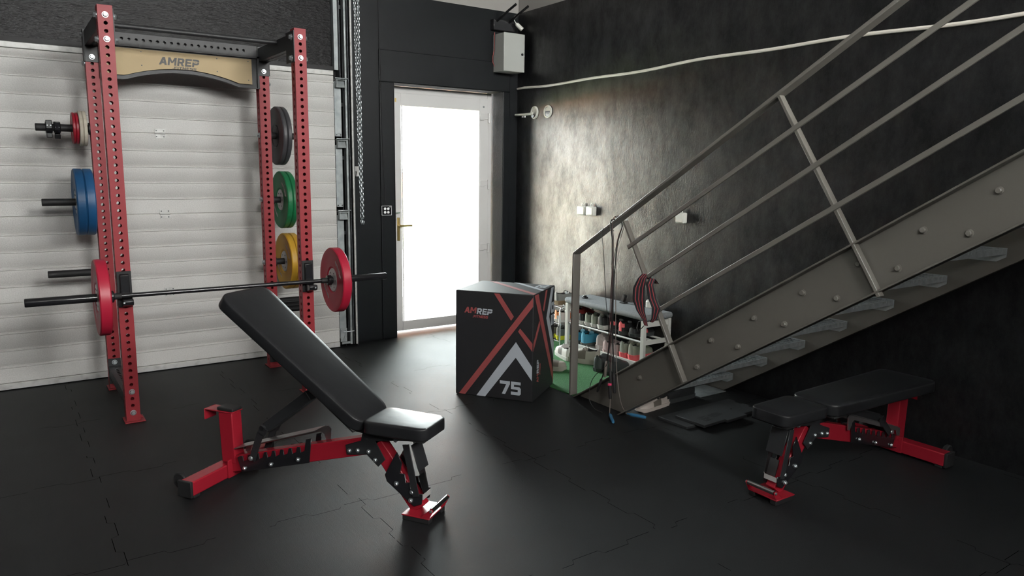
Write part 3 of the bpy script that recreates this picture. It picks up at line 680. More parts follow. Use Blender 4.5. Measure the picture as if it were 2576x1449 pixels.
# ---- plates (axis X, face at -x side = inner seen one)
def weight_plate(cx, cy, cz, R_, th, m, lb, grp, hub=True, name='weight_plate', text=False, steel=True):
    o = empty(name, (cx, cy, cz), label=lb, cat='weight plate', group=grp)
    q = MB(); h = th/2; ri = .0256
    if R_ > .15:
        P = [(-h+.012, ri), (-h+.012, .085), (-h+.004, .095), (-h+.004, R_-.045), (-h, R_-.035), (-h, R_-.006), (-h+.006, R_), (h-.006, R_), (h, R_-.006), (h, R_-.035), (h-.004, R_-.045), (h-.004, .095), (h-.012, .085), (h-.012, ri), (-h+.012, ri)]
    else:
        P = [(-h+.003, ri), (-h+.003, R_*.8), (-h, R_*.84), (-h, R_-.004), (-h+.004, R_), (h-.004, R_), (h, R_-.004), (h, R_*.84), (h-.003, R_*.8), (h-.003, ri), (-h+.003, ri)]
    q.lathe((0, 0, 0), (1, 0, 0), P, m, 64); q.build('rubber_body', o, smooth=28)
    if R_ > .15:
        q = MB(); e = h-.0125
        q.lathe((0, 0, 0), (1, 0, 0), [(-e-.006, ri), (-e-.006, .078), (-e-.001, .083), (e+.001, .083), (e+.006, .078), (e+.006, ri), (-e-.006, ri)], m_pface if steel else m_blk, 40)
        q.build('steel_hub', o, smooth=28)
        q = MB()
        for k in range(6):
            for s in (-1, 1): q.lathe((s*(e+.006), .055*math.cos(k*PI/3), .055*math.sin(k*PI/3)), (s, 0, 0), [(0, .006), (.002, .005), (.002, 0)], m_galvd, 8)
        q.build('hub_bolts', o, smooth=0)
    if text:
        for s in (-1, 1):
            for base in (R(38), R(218)):
                q = MB()
                for i, wdt in enumerate((.02, .014, .02, .018, .016, .02, .014, .018)):
                    a = base+(i-3.5)*R(6.2); rr = R_*.66
                    c_ = Vector((s*(h-.004), -rr*math.cos(a), rr*math.sin(a)))
                    rt = Matrix.Rotation(a, 3, 'X'); q.box(c_, (.0016, .022, wdt*.62), m_letter, rt); q.box(c_+rt@Vector((0, -.018, 0)), (.0016, .008, wdt*.62), m_letter, rt)
                q.build('lettering', o, smooth=0)
    return o
weight_plate(-3.906, BY, BZ, .225, .062, m_pred, 'red bumper plate on the left end of the barbell', 'red barbell plates', text=True)
weight_plate(-2.468, BY, BZ, .225, .062, m_pred, 'red bumper plate on the right end of the barbell', 'red barbell plates', text=True)
pz = PLZ = lambda z: z-.001
weight_plate(-3.912, PY, PLZ(1.325), .225, .055, m_pblue, 'blue bumper plate facing outward on the left middle peg', 'blue plates on the left middle peg')
weight_plate(-3.856, PY, PLZ(1.325), .225, .055, m_pblue, 'blue bumper plate behind the other, next to the left rear upright', 'blue plates on the left middle peg')
for i, (xx, th, r_, mm, lb) in enumerate(((-3.912, .018, .104, m_cred, 'small dark red change plate outermost on the upper left peg'), (-3.893, .018, .104, m_cred, 'small dark red change plate touching the cream plates'), (-3.872, .022, .117, m_cwhite, 'cream change plate touching the small red plates'), (-3.849, .022, .117, m_cwhite, 'cream change plate nearest the left rear upright'))):
    weight_plate(xx, PY, 1.816, r_, th, mm, lb, 'change plates on the upper left peg')
weight_plate(-2.553, PY, PLZ(1.816), .222, .033, m_pgrey, 'dark grey plate nearest the upright on the upper right peg', 'dark grey plates on the upper right peg', steel=False)
weight_plate(-2.518, PY, PLZ(1.816), .222, .033, m_pgrey, 'dark grey plate on the outer side of the upper right peg', 'dark grey plates on the upper right peg', steel=False)
weight_plate(-2.533, PY, PLZ(1.325), .222, .040, m_pgreen, 'green bumper plate nearest the upright on the right middle peg', 'green plates on the right middle peg', text=True)
weight_plate(-2.492, PY, PLZ(1.325), .222, .040, m_pgreen, 'green bumper plate on the outer side of the right middle peg', 'green plates on the right middle peg')
weight_plate(-2.515, PY, PLZ(.84), .222, .048, m_pyel, 'yellow bumper plate nearest the upright on the lower right peg', 'yellow plates on the lower right peg', text=True)
weight_plate(-2.465, PY, PLZ(.84), .222, .048, m_pyel, 'yellow bumper plate on the outer side of the lower right peg', 'yellow plates on the lower right peg')
def collar(x, lb, a):
    o = empty('barbell_collar', (x, PY, 1.816), label=lb, cat='collar', group='black collars on the upper left peg')
    q = MB(); q.lathe((0, 0, 0), (1, 0, 0), [(-.02, .0256), (-.02, .036), (-.014, .04), (.014, .04), (.02, .036), (.02, .0256), (-.02, .0256)], m_gblk, 24); q.build('ring', o)
    rt = Matrix.Rotation(a, 3, 'X')
    q = MB(); q.box(rt@Vector((0, -.02, -.052)), (.034, .034, .030), m_gblk, rt); q.box(rt@Vector((0, -.035, .018)), (.036, .018, .055), m_gblk, rt); q.build('clamp_lever', o, bevel=.003)
    q = MB()
    for s in (-.01, .01): q.lathe(rt@Vector((s, -.045, .012)), rt@Vector((0, -1, 0)), [(0, .003), (.002, .003), (.002, 0)], m_zinc, 8)
    q.build('rivet', o)
collar(-4.052, 'black clamp collar nearest the tip of the upper left peg', R(0)); collar(-4.006, 'black clamp collar nearer the plates on the upper left peg', R(14))

# ================================================================== ADJUSTABLE BENCHES (local +X = toward the foot plate)
def pad(q, l0, l1, w0, w1, th, m, rc=.06, crown=.012, rows=26):
    """padded cushion from x=l0 (width w0) to x=l1 (width w1), z 0..th"""
    L = l1-l0
    def half(t_):
        wd = (w0+(w1-w0)*t_)/2; d0 = t_*L; d1 = (1-t_)*L; r = rc
        for d_ in (d0, d1):
            if d_ < r: wd -= r-math.sqrt(max(r*r-(r-d_)**2, 0))
        return wd
    ts = [0, .004, .012, .025, .045, .07]+[.1+.8*i/(rows) for i in range(rows+1)]+[.93, .955, .975, .988, .996, 1]
    prof = [(0, .0), (.25, 0), (.5, 0), (.8, 0), (.95, .0), (.99, .05), (1, .13), (1.0, .45), (1.0, .62), (1.0, .84), (.988, .94), (.96, .99), (.8, 1), (.5, 1.), (0, 1)]
    full = [(-a, b_) for a, b_ in prof[::-1]][:-1]+prof[1:] if False else None
    ring_def = [(a, b_) for a, b_ in prof]+[(-a, b_) for a, b_ in prof[-2:0:-1]]
    rings = []
    for t_ in ts:
        hw = max(half(t_), .004); e = min(t_, 1-t_)*L; sh = 1-min(1, e/.009); rg = []
        for a, b_ in ring_def:
            zz = b_*th
            if b_ > .95: zz += crown*(1-a*a)*min(1, e/.05)
            zz = th/2+(zz-th/2)*(1-.12*sh*sh)
            rg.append(q.bm.verts.new((l0+t_*L, a*hw, zz)))
        rings.append(rg)
    n_ = len(ring_def)
    for i in range(len(rings)-1):
        for j in range(n_): q.face([rings[i][j], rings[i][(j+1) % n_], rings[i+1][(j+1) % n_], rings[i+1][j]], m)
    q.face(rings[0], m); q.face(rings[-1][::-1], m)
def side_plate(q, poly, y, th, m): q.prism(poly, (0, y, 0), (1, 0, 0), (0, 0, 1), th, m)
def bench(name_label, loc, rz, back_angle, grp, text_side=1):
    o = empty('adjustable_bench', loc, rz, label=name_label, cat='weight bench', group=grp)
    def Bt(q, name, par=None, **k): return q.build(name, par or o, **k)
    # rear stabiliser crossbar (along Y) with rubber caps and wheels
    q = MB(); q.bx(-1.232, -1.157, -.285, .285, .014, .086, m_bred); cross = Bt(q, 'rear_crossbar', bevel=.006)
    for s in (-1, 1):
        q = MB(); q.bx(-1.236, -1.153, s*.285, s*.300, .010, .090, m_rub); q.bx(-1.228, -1.16, s*.255-.02, s*.255+.02, 0, .0135, m_rub); Bt(q, 'end_cap', cross, bevel=.003)
        q = MB(); q.lathe((-1.268, s*.245, .062), (0, 1, 0), [(-.013, 0), (-.013, .018), (-.011, .03), (-.013, .036), (-.008, .042), (.008, .042), (.013, .036), (.011, .03), (.013, .018), (.013, 0)], m_rub, 24); q.tube([(-1.268, s*.225, .062), (-1.268, s*.265, .062)], .006, m_zinc, 8); Bt(q, 'wheel', cross)
    # spine
    q = MB(); q.beam((-1.175, 0, .075), (-.335, 0, .305), .062, .085, m_bred); Bt(q, 'spine', bevel=.005)
    q = MB(); q.bx(-1.157, -1.145, -.058, .058, .016, .11, m_bred); Bt(q, 'junction_plate', bevel=.003)
    # rear post with cap
    q = MB(); q.beam((-1.165, 0, .088), (-1.175, 0, .352), .07, .085, m_bred, up=(1, 0, 0)); Bt(q, 'rear_post', bevel=.005)
    q = MB(); q.bx(-1.30, -1.125, -.04, .04, .352, .358, m_bred); q.bx(-1.305, -1.299, -.04, .04, .30, .358, m_bred); Bt(q, 'post_bracket', bevel=.003)
    q = MB(); q.bx(-1.225, -1.125, -.035, .035, .358, .376, m_rub); Bt(q, 'post_pad', bevel=.005)
    # ladder (toothed angle bracket), two side plates joined by a bright top
    def ladder_poly():
        P = [(-1.075, .058), (-.665, .172), (-.648, .298), (-.68, .288)]
        a = Vector((-.69, .245)); b_ = Vector((-1.09, .13)); n_ = 8
        for i in range(n_):
            p = a+(b_-a)*(i/n_); d_ = (b_-a)/n_; up_ = Vector((.0, .018))
            P += [tuple(p-up_*.9), tuple(p+d_*.42-up_*1.2), tuple(p+d_*.5+up_*.4), tuple(p+d_*.86+up_*.5)]
        P += [(-1.10, .13)]
        return P
    for s in (-1, 1):
        q = MB(); side_plate(q, ladder_poly(), s*.040+(.003 if s > 0 else .0), .005*(1), m_gblk if s < 0 or True else m_red); Bt(q, 'ladder_plate', bevel=.001, seg=1)
    q = MB(); d1 = Vector((.6, 0, .173)).normalized()
    q.prism([(-1.12, .171), (-.63, .333), (-.63, .337), (-1.12, .175)], (0, .042, 0), (1, 0, 0), (0, 0, 1), .084, m_guard)
    Bt(q, 'ladder_guard')
    q = MB(); q.prism([(-1.125, .170), (-.615, .336), (-.60, .322), (-.607, .255), (-.625, .25), (-.64, .29), (-.66, .30), (-1.09, .160), (-1.10, .130), (-1.125, .125)], (0, .047, 0), (1, 0, 0), (0, 0, 1), -.004, m_guard); Bt(q, 'guard_side')
    for s in (-1, 1):
        for (a_, z_) in ((-1.055, .082), (-.891, .129), (-.728, .18)):
            bb_ = bolt_me.copy(); bb_.name = 'bolt'; COL.objects.link(bb_); bb_.parent = o; bb_.location = (a_, s*.046, z_); bb_.rotation_euler = (0, 0, 0 if s < 0 else PI); bb_.scale = (.62,)*3
    # gusset plates between spine and front leg
    G = [(-.46, .292), (-.455, .245), (-.345, .262), (-.285, .212), (-.248, .252), (-.30, .335), (-.19, .352), (-.06, .368), (-.06, .392), (-.36, .392), (-.375, .325)]
    for s in (-1, 1):
        q = MB(); side_plate(q, G, s*.034+(.006 if s > 0 else 0), .006, m_blk); Bt(q, 'gusset_plate', bevel=.001, seg=1)
        for (a_, z_) in ((-.438, .268), (-.392, .276), (-.334, .279), (-.299, .244), (-.19, .355)):
            bb_ = bolt_me.copy(); bb_.name = 'bolt'; COL.objects.link(bb_); bb_.parent = o; bb_.location = (a_, s*.041, z_); bb_.rotation_euler = (0, 0, 0 if s < 0 else PI); bb_.scale = (.6,)*3
    # front leg, foot plate, carry roller
    q = MB(); q.beam((-.305, 0, .315), (-.085, 0, .035), .055, .075, m_bred); Bt(q, 'front_leg', bevel=.005)
    q = MB(); q.bx(-.14, .0, -.0835, .0835, .024, .030, m_bred)
    for s in (-1, 1): q.prism([(-.045, .03), (.0, .03), (.022, .07), (.012, .078), (-.0, .07)], (0, s*.0805+(.003 if s > 0 else 0), 0), (1, 0, 0), (0, 0, 1), .004, m_bred)
    Bt(q, 'foot_plate', bevel=.001, seg=1)
    for s in (-1, 1):
        q = MB(); q.bx(-.138, -.002, s*.0625-.0175, s*.0625+.0175, 0, .0235, m_rub); Bt(q, 'foot_rubber', bevel=.003)
    q = MB(); q.tube([(.010, -.076, .068), (.010, .076, .068)], .011, m_chrome, 18); hdl = Bt(q, 'carry_handle')
    for s in (-1, 1):
        q = MB(); q.lathe((.010, s*.0845, .068), (0, s, 0), [(0, .007), (.004, .006), (.004, 0)], m_zinc, 10); Bt(q, 'cap_screw', hdl)
    # seat ladder plates on the leg
    LP = [(-.185, .30), (-.25, .18), (-.24, .15), (-.10, .052), (-.06, .07), (-.055, .12), (-.085, .115), (-.095, .14), (-.115, .135), (-.12, .165), (-.14, .16), (-.145, .20), (-.17, .20), (-.16, .25)]
    for s in (-1, 1):
        q = MB(); side_plate(q, LP, s*.036+(.005 if s > 0 else 0), .005, m_gblk); Bt(q, 'seat_ladder_plate', bevel=.001, seg=1)
        for (a_, z_) in ((-.189, .148), (-.107, .122), (-.115, .080)):
            bb_ = bolt_me.copy(); bb_.name = 'bolt'; COL.objects.link(bb_); bb_.parent = o; bb_.location = (a_, s*.042, z_); bb_.rotation_euler = (0, 0, 0 if s < 0 else PI); bb_.scale = (.68,)*3
    # seat strut (black, hangs from the seat to the ladder)
    q = MB()
    for s in (-1, 1): q.beam((-.135, s*.046, .345), (-.085, s*.046, .105), .005, .034, m_blk, up=(1, 0, 0))
    q.beam((-.108, 0, .345), (-.070, 0, .225), .092, .004, m_blk, up=(1, 0, .2)); Bt(q, 'seat_strut', bevel=.001, seg=1)
    q = MB(); q.beam((-.083, 0, .195), (-.058, 0, .115), .05, .004, m_chrome, up=(1, 0, .3)); q.beam((-.056, 0, .113), (-.056, 0, .09), .07, .004, m_alu, up=(1, 0, 0)); Bt(q, 'keeper_plate')
    # seat cushion
    q = MB(); q.bx(-.315, -.03, -.05, .05, .380, .395, m_blk); Bt(q, 'seat_frame', bevel=.002)
    q = MB(); pad(q, -.325, .0, .245, .215, .055, m_vinyl, rc=.045, crown=.003); q.bx(-.31, -.015, -.10, .10, -.008, .0005, m_rub); st_ = Bt(q, 'seat', smooth=50); st_.location = (0, 0, .394)
    q = MB(); P_ = []
    # backrest (hinged)
    hx, hz = -.345, .385
    bk = bpy.data.objects.new('backrest', None)
    bk.empty_display_size = .1
    q = MB(); pad(q, -.925, -.005, .335, .262, .058, m_vinyl, rc=.06, crown=.005, rows=40); bk = Bt(q, 'backrest', smooth=50)
    # local frame: hinge at origin, pad from -x ; underside at z=.0
    ca = back_angle
    bk.rotation_euler = (0, ca, 0)
    up_ = Vector((math.sin(ca), 0, math.cos(ca)))
    off = .004
    bk.location = Vector((hx, 0, hz))+up_*off
    q = MB(); q.bx(-.86, -.02, -.12, .12, -.012, -.001, m_rub); Bt(q, 'backboard', bk, bevel=.003)
    q = MB(); q.prism([(-.80, -.013), (-.0, -.013), (-.0, -.035), (-.04, -.06), (-.12, -.06), (-.17, -.035), (-.80, -.035)], (0, .035, 0), (1, 0, 0), (0, 0, 1), .07, m_blk); Bt(q, 'back_beam', bk, bevel=.002)
    return o, bk
b1, bk1 = bench('adjustable bench with raised backrest in the foreground', (-2.821, -3.446, 0), -.976, .633, 'red framed adjustable benches')
b2, bk2 = bench('adjustable bench set flat, in the dark by the right wall', (-1.418, -4.148, 0), 3.127, 0.0, 'red framed adjustable benches')
# backrest struts
def strut(par, top, knee, pin, wid=.05):
    q = MB(); q.beam(top, knee, wid*1.5, .052, m_blk); 
    st = q.build('support_strut', par, bevel=.004)
    q = MB()
    for s in (-1, 1):
        q.beam((knee[0]+.012, s*.052, knee[2]+.01), (knee[0]-.01, s*.052, knee[2]-.03), .006, .045, m_blk); q.beam((knee[0]-.012, s*.052, knee[2]-.022), (pin[0], s*.052, pin[2]-.012), .006, .036, m_blk)
    q.tube([(knee[0]-.004, -.055, knee[2]+.004), (knee[0]-.004, .055, knee[2]+.004)], .014, m_blk, 12)
    q.build('strut_fork', st)
    q = MB(); q.tube([(pin[0], -.062, pin[2]), (pin[0], .062, pin[2])], .009, m_blk, 14)
    for s in (-1, 1): q.lathe((pin[0], s*.062, pin[2]), (0, s, 0), [(0, .013), (.006, .011), (.009, .006), (.009, 0)], m_zinc, 12)
    q.build('strut_pin', st)
strut(b1, (-.665, 0, .505), (-.930, 0, .305), (-1.0, 0, .148))
strut(b2, (-.62, 0, .335), (-.93, 0, .255), (-1.02, 0, .170))

# ================================================================== PLYO BOX
pb = empty('plyo_box', (-1.429, -1.941, 0), -.955, label='black foam plyo box printed with red and grey stripes and the number 75', cat='plyo box')
A_, B_, H_ = .575, .486, .748
q = MB(); q.bx(-A_/2, A_/2, -B_/2, B_/2, 0.001, H_, m_boxblk); body = q.build('foam_body', pb, bevel=.007, seg=3)
def facemap(o, ux, uy, W_, Ht):
    def add(mb, pts, m): mb.prism([(a*W_, b_*Ht) for a, b_ in pts], o, ux, uy, .0008, m)
    return add
e = .0002
fr_ = facemap(Vector((-A_/2, -B_/2-e, 0)), Vector((1, 0, 0)), Vector((0, 0, 1)), A_, H_)
sd_ = facemap(Vector((A_/2+e, -B_/2, 0)), Vector((0, 1, 0)), Vector((0, 0, 1)), B_, H_)
tp_ = facemap(Vector((-A_/2, -B_/2, H_+e)), Vector((1, 0, 0)), Vector((0, 1, 0)), A_, B_)
q = MB()
k0, k1 = .008, .992
fr_(q, [(.045, k0), (.13, k0), (k1, .895), (k1, .98)], m_boxred)
fr_(q, [(.50, k1), (.57, k1), (.755, .79), (.72, .75)], m_boxred)
fr_(q, [(.81, .655), (.835, .685), (k1, .555), (k1, .48)], m_boxred)
fr_(q, [(.28, k0), (.395, k0), (.785, .41), (.785, .555)], m_boxwht); fr_(q, [(.785, .555), (.785, .41), (k1, .205), (k1, .335)], m_boxwht)
sd_(q, [(.03, k1), (.2, k1), (k1, .13), (k1, .02)], m_boxred)
sd_(q, [(.54, k1), (.62, k1), (.47, .80), (.42, .82)], m_boxred)
sd_(q, [(k0, .48), (k0, .555), (.26, .735), (.31, .70)], m_boxred)
sd_(q, [(.59, .72), (.73, .72), (.93, k1), (.81, k1)], m_boxwht); sd_(q, [(.59, .72), (.73, .72), (k1, .42), (k1, .27)], m_boxwht)
tp_(q, [(.12, .96), (.22, .96), (k1, .13), (k1, .02)], m_boxred); tp_(q, [(.45, k1), (.53, k1), (k1, .5), (k1, .40)], m_boxwht)
q.build('printed_stripes', body, smooth=0)
q = MB()
def front_text(txt, s0, s1, t0, t1, m, sl): put_text(q, txt, (-A_/2+s0*A_, -B_/2-e, t0*H_), (1, 0, 0), (0, 0, 1), (s1-s0)*A_, (t1-t0)*H_, m, .0008, sl)
front_text('AM', .115, .272, .792, .848, m_boxred, .16); front_text('REP', .278, .475, .786, .842, m_boxwht, .16)
front_text('.FITNESS', .225, .425, .752, .776, m_boxred, .1)
q.build('front_logo', body, smooth=0); q = MB(); front_text('75', .585, .865, .055, .18, m_boxwht, .0)
q.build('front_number', body, smooth=0); q = MB()
for txt, t0, t1, mm in (('AM', .15, .235, m_boxred), ('REP', .24, .37, m_boxwht)):
    put_text(q, txt, (A_/2+e, -B_/2+.27*B_, t0*H_), (0, 0, 1), (0, -1, 0), (t1-t0)*H_, .09*B_, mm, .0008, .12)
put_text(q, '.FITNESS', (A_/2+e, -B_/2+.35*B_, .21*H_), (0, 0, 1), (0, -1, 0), .11*H_, .04*B_, m_boxred, .0008, .1)
q.build('side_logo', body, smooth=0); q = MB(); put_text(q, '50', (A_/2+e, -B_/2+.96*B_, .62*H_), (0, 0, 1), (0, -1, 0), .235*H_, .13*B_, m_boxwht, .0008, 0)
q.build('side_number', body, smooth=0); q = MB(); put_text(q, '60', (A_/2-.05*A_, B_/2-.32*B_, H_+e), (0, 1, 0), (-1, 0, 0), .28*B_, .14*A_, m_boxwht, .0008, 0)
q.build('top_number', body, smooth=0)
q = MB(); q.bx(.07, .12, -B_/2-.002, -B_/2, .0, .002, m_boxwht); q.bm.free()

# ================================================================== STAIRCASE
m_grate = mat('galvanised_grating', (.38, .41, .42), .32, .45, ramp=(25, (.5, .53, .54), .35, .65))
stc = empty('staircase', (-.6, -2.6, 0), label='grey steel staircase rising along the right wall', cat='staircase')
SO = Vector((.6, 2.6, 0))
def sb(q, name, par=None, **k):
    ob = q.build(name, par or stc, **k)
    if par is None: ob.location = SO
    return ob
SL = .635; YTOP = -6.3
zt = lambda y: SL*(-y)-1.495
zb = lambda y: SL*(-y)-1.795
def stringer(xw, sgn):
    """channel: web at x=xw, flanges toward sgn; foot cut level on the floor"""
    q = MB()
    y_t0 = -1.495/SL; y_b0 = -1.795/SL
    web = [(y_t0, 0), (YTOP, zt(YTOP)), (YTOP, zb(YTOP)), (y_b0, 0)]
    q.prism(web, (xw-.003, 0, 0), (0, 1, 0), (0, 0, 1), .006, m_stairgrey)
    th = .011; fx0, fx1 = sorted((xw+sgn*.003, xw+sgn*.058))
    q.prism([(y_t0, 0), (YTOP, zt(YTOP)), (YTOP, zt(YTOP)-th), (y_t0-th/SL, 0)], (fx0, 0, 0), (0, 1, 0), (0, 0, 1), fx1-fx0, m_stairgrey)
    q.prism([(y_b0+th/SL, 0), (YTOP, zb(YTOP)+th), (YTOP, zb(YTOP)), (y_b0, 0)], (fx0, 0, 0), (0, 1, 0), (0, 0, 1), fx1-fx0, m_stairgrey)
    q.prism([(y_t0+.01, 0), (y_t0+.01, .006), (y_b0-.01, .006), (y_b0-.01, 0)], (min(xw, xw+sgn*.07), 0, 0), (0, 1, 0), (0, 0, 1), .07, m_stairgrey) if False else None
    return sb(q, 'stringer', bevel=.002)
XN, XFR = -1.08, -.095
near = stringer(XN, -1); far = stringer(XFR, 1)
# treads
def tread_mesh():
    q = MB(); x0, x1 = XN+.0045, XFR-.0045; D = .27
    n = 9
    for i in range(n): y = .004+i*(D-.008)/(n-1); q.bx(x0+.005, x1-.005, y-.0015, y+.0015, -.030, 0, m_grate)
    k = 29
    for i in range(k): x = x0+.012+i*(x1-x0-.024)/(k-1); q.bx(x-.0015, x+.0015, .0, D, -.012, -.0005, m_grate)
    q.bx(x0+.005, x1-.005, D-.002, D+.002, -.038, .0, m_grate)
    return q
def tread_end(x):
    q = MB()
    if True:
        q.prism([(0, .002), (.27, .002), (.27, -.04), (.20, -.072), (.045, -.072), (0, -.045)], (x, 0, 0), (0, 1, 0), (0, 0, 1), .003, m_grate)
    return q
t0 = tread_mesh().build('tread', stc, smooth=0); tes = [tread_end(x).build('end_bracket', t0, smooth=0) for x in (XN+.0035, XFR-.0065)]
for k in range(1, 16):
    z_ = .85+.1765*(k-5); y_ = -4.014-.2775*(k-5)
    if z_ > zt(YTOP)-.1: break
    ob = t0 if k == 1 else t0.copy()
    if k > 1:
        COL.objects.link(ob)
        for te in tes: c2 = te.copy(); COL.objects.link(c2); c2.parent = ob
    ob.parent = stc; ob.location = Vector((0, y_, z_))+SO
    for (dy, rr) in ((.223, 1), (.038, 1)):
        if k == 1 or (k == 2 and dy < .1): continue
        bo = MB() if k == 2 else None
        if bo is not None:
            bo.lathe((0, 0, 0), (-1, 0, 0), [(0, .0165), (.003, .0165), (.004, .0125), (.014, .0125), (.016, .010), (.016, 0)], m_stairrail, 12)
            sbolt = bo.build('stair_bolt', stc, smooth=30); bb_ = sbolt
        else: bb_ = sbolt.copy(); COL.objects.link(bb_)
        bb_.parent = stc; bb_.location = Vector((XN-.0035, y_+dy, z_-.043))+SO
# posts, handrail and rails on the near stringer
PXN = -1.118
def px(y, z, x=PXN): return (x, y, z)
def toplane(y, z, x0=-1.08, x1=PXN):
    C = Vector((-4.346, -6.225, 1.564)); P = Vector((x0, y, z)); t_ = (x1-C.x)/(x0-C.x); return tuple(C+(P-C)*t_)
hr_a = toplane(-2.29, 1.008); hr_b = toplane(-4.43, 2.312)
d_ = (Vector(hr_b)-Vector(hr_a)).normalized()
end_ = Vector(hr_a)+d_*4.6
q = MB(); q.beam(hr_a, end_, .062, .018, m_stairrail); sb(q, 'handrail', bevel=.003)
q = MB(); q.bx(PXN-.031, PXN+.031, hr_a[1]-.009, hr_a[1]+.009, 0.0085, hr_a[2]+.005, m_stairrail); sb(q, 'end_post', bevel=.003)
for (ya, za, yb_, zb_) in ((-2.766, 1.262, -3.325, .335), (-3.858, 1.955, -4.46, 1.02), (-4.95, 2.62, -5.55, 1.70)):
    a_ = toplane(ya, za); b_ = toplane(yb_, zb_)
    dd = (Vector(b_)-Vector(a_)).normalized(); sd = MB(); sd.beam(a_, b_, .022, .042, m_stairrail, up=(0, -.86, .5)); sd.bm.free()
    q = MB(); q.beam(a_, b_, .038, .018, m_stairrail, up=(0, -dd.z, dd.y)); sb(q, 'rail_post', bevel=.003)
XR_ = PXN-.030
for (ya, za, yb_, zb_) in ((-2.800, 1.096, -4.728, 2.264), (-2.985, .932, -4.918, 2.132), (-3.05, .712, -4.946, 1.871)):
    a_ = Vector(toplane(ya, za, x1=XR_)); b_ = Vector(toplane(yb_, zb_, x1=XR_)); dd = (b_-a_).normalized()
    q = MB(); q.beam(a_, a_+dd*3.9, .012, .026, m_stairrail); sb(q, 'rail', bevel=.003)
q = MB(); q.bx(-1.75, -.005, YR+.01, -6.3, 2.38, 2.50, m_galvd); sb(q, 'shade_landing', smooth=0)  # unseen landing, added and widened to keep window light off the flat bench

# ================================================================== TURF AND SHOE AREA
q = MB(); q.bx(-1.125, -.015, -2.335, -.95, 0, .008, m_turf)
tag(q.build('turf_mat', smooth=0), 'green artificial turf mat in the corner under the shoe bench', 'mat')
TZ = .008
sbn = empty('shoe_bench', (-.21, -1.77, TZ), label='white shoe bench with grey felt cushion against the right wall', cat='bench')
LX, LY = .135, .485
q = MB(); HT = .44
# cushion
q.bm.free(); q = MB(); q.bx(-LX-.02, LX+.02, -LY-.015, LY+.015, HT-TZ, HT+.048-TZ, m_felt); q.build('cushion', sbn, bevel=.022, seg=4)
for sx in (-1, 1):
    for sy in (-1, 1):
        q = MB(); q.bx(sx*LX-.014, sx*LX+.014, sy*(LY-.02)-.018, sy*(LY-.02)+.018, 0, HT-TZ-.001, m_bwhite); q.build('leg', sbn, bevel=.002)
for sy in (-1, 1):
    y_ = sy*(LY-.02)
    for (za, zb2) in ((.385, .43), (.245, .28), (.06, .095)):
        q = MB(); q.bx(-LX+.0145, LX-.0145, y_-.010, y_+.010, za-TZ, zb2-TZ, m_bwhite); q.build('side_rail', sbn, bevel=.002)
for x_ in (-LX, -.02, .09):
    q = MB(); q.tube([(x_, -LY+.035, .268-TZ), (x_, LY-.035, .268-TZ)], .0085, m_alu if x_ < -.1 else m_white, 12); q.build('shelf_rod', sbn)
q = MB(); q.bx(-LX, -LX+.016, -LY+.045, LY-.045, .055-TZ, .098-TZ, m_bwhite); q.build('front_board', sbn, bevel=.002)
q = MB(); q.bx(-LX+.017, LX-.02, -LY+.045, LY-.045, .078-TZ, .088-TZ, m_bwhite); q.build('bottom_shelf', sbn, bevel=.002)
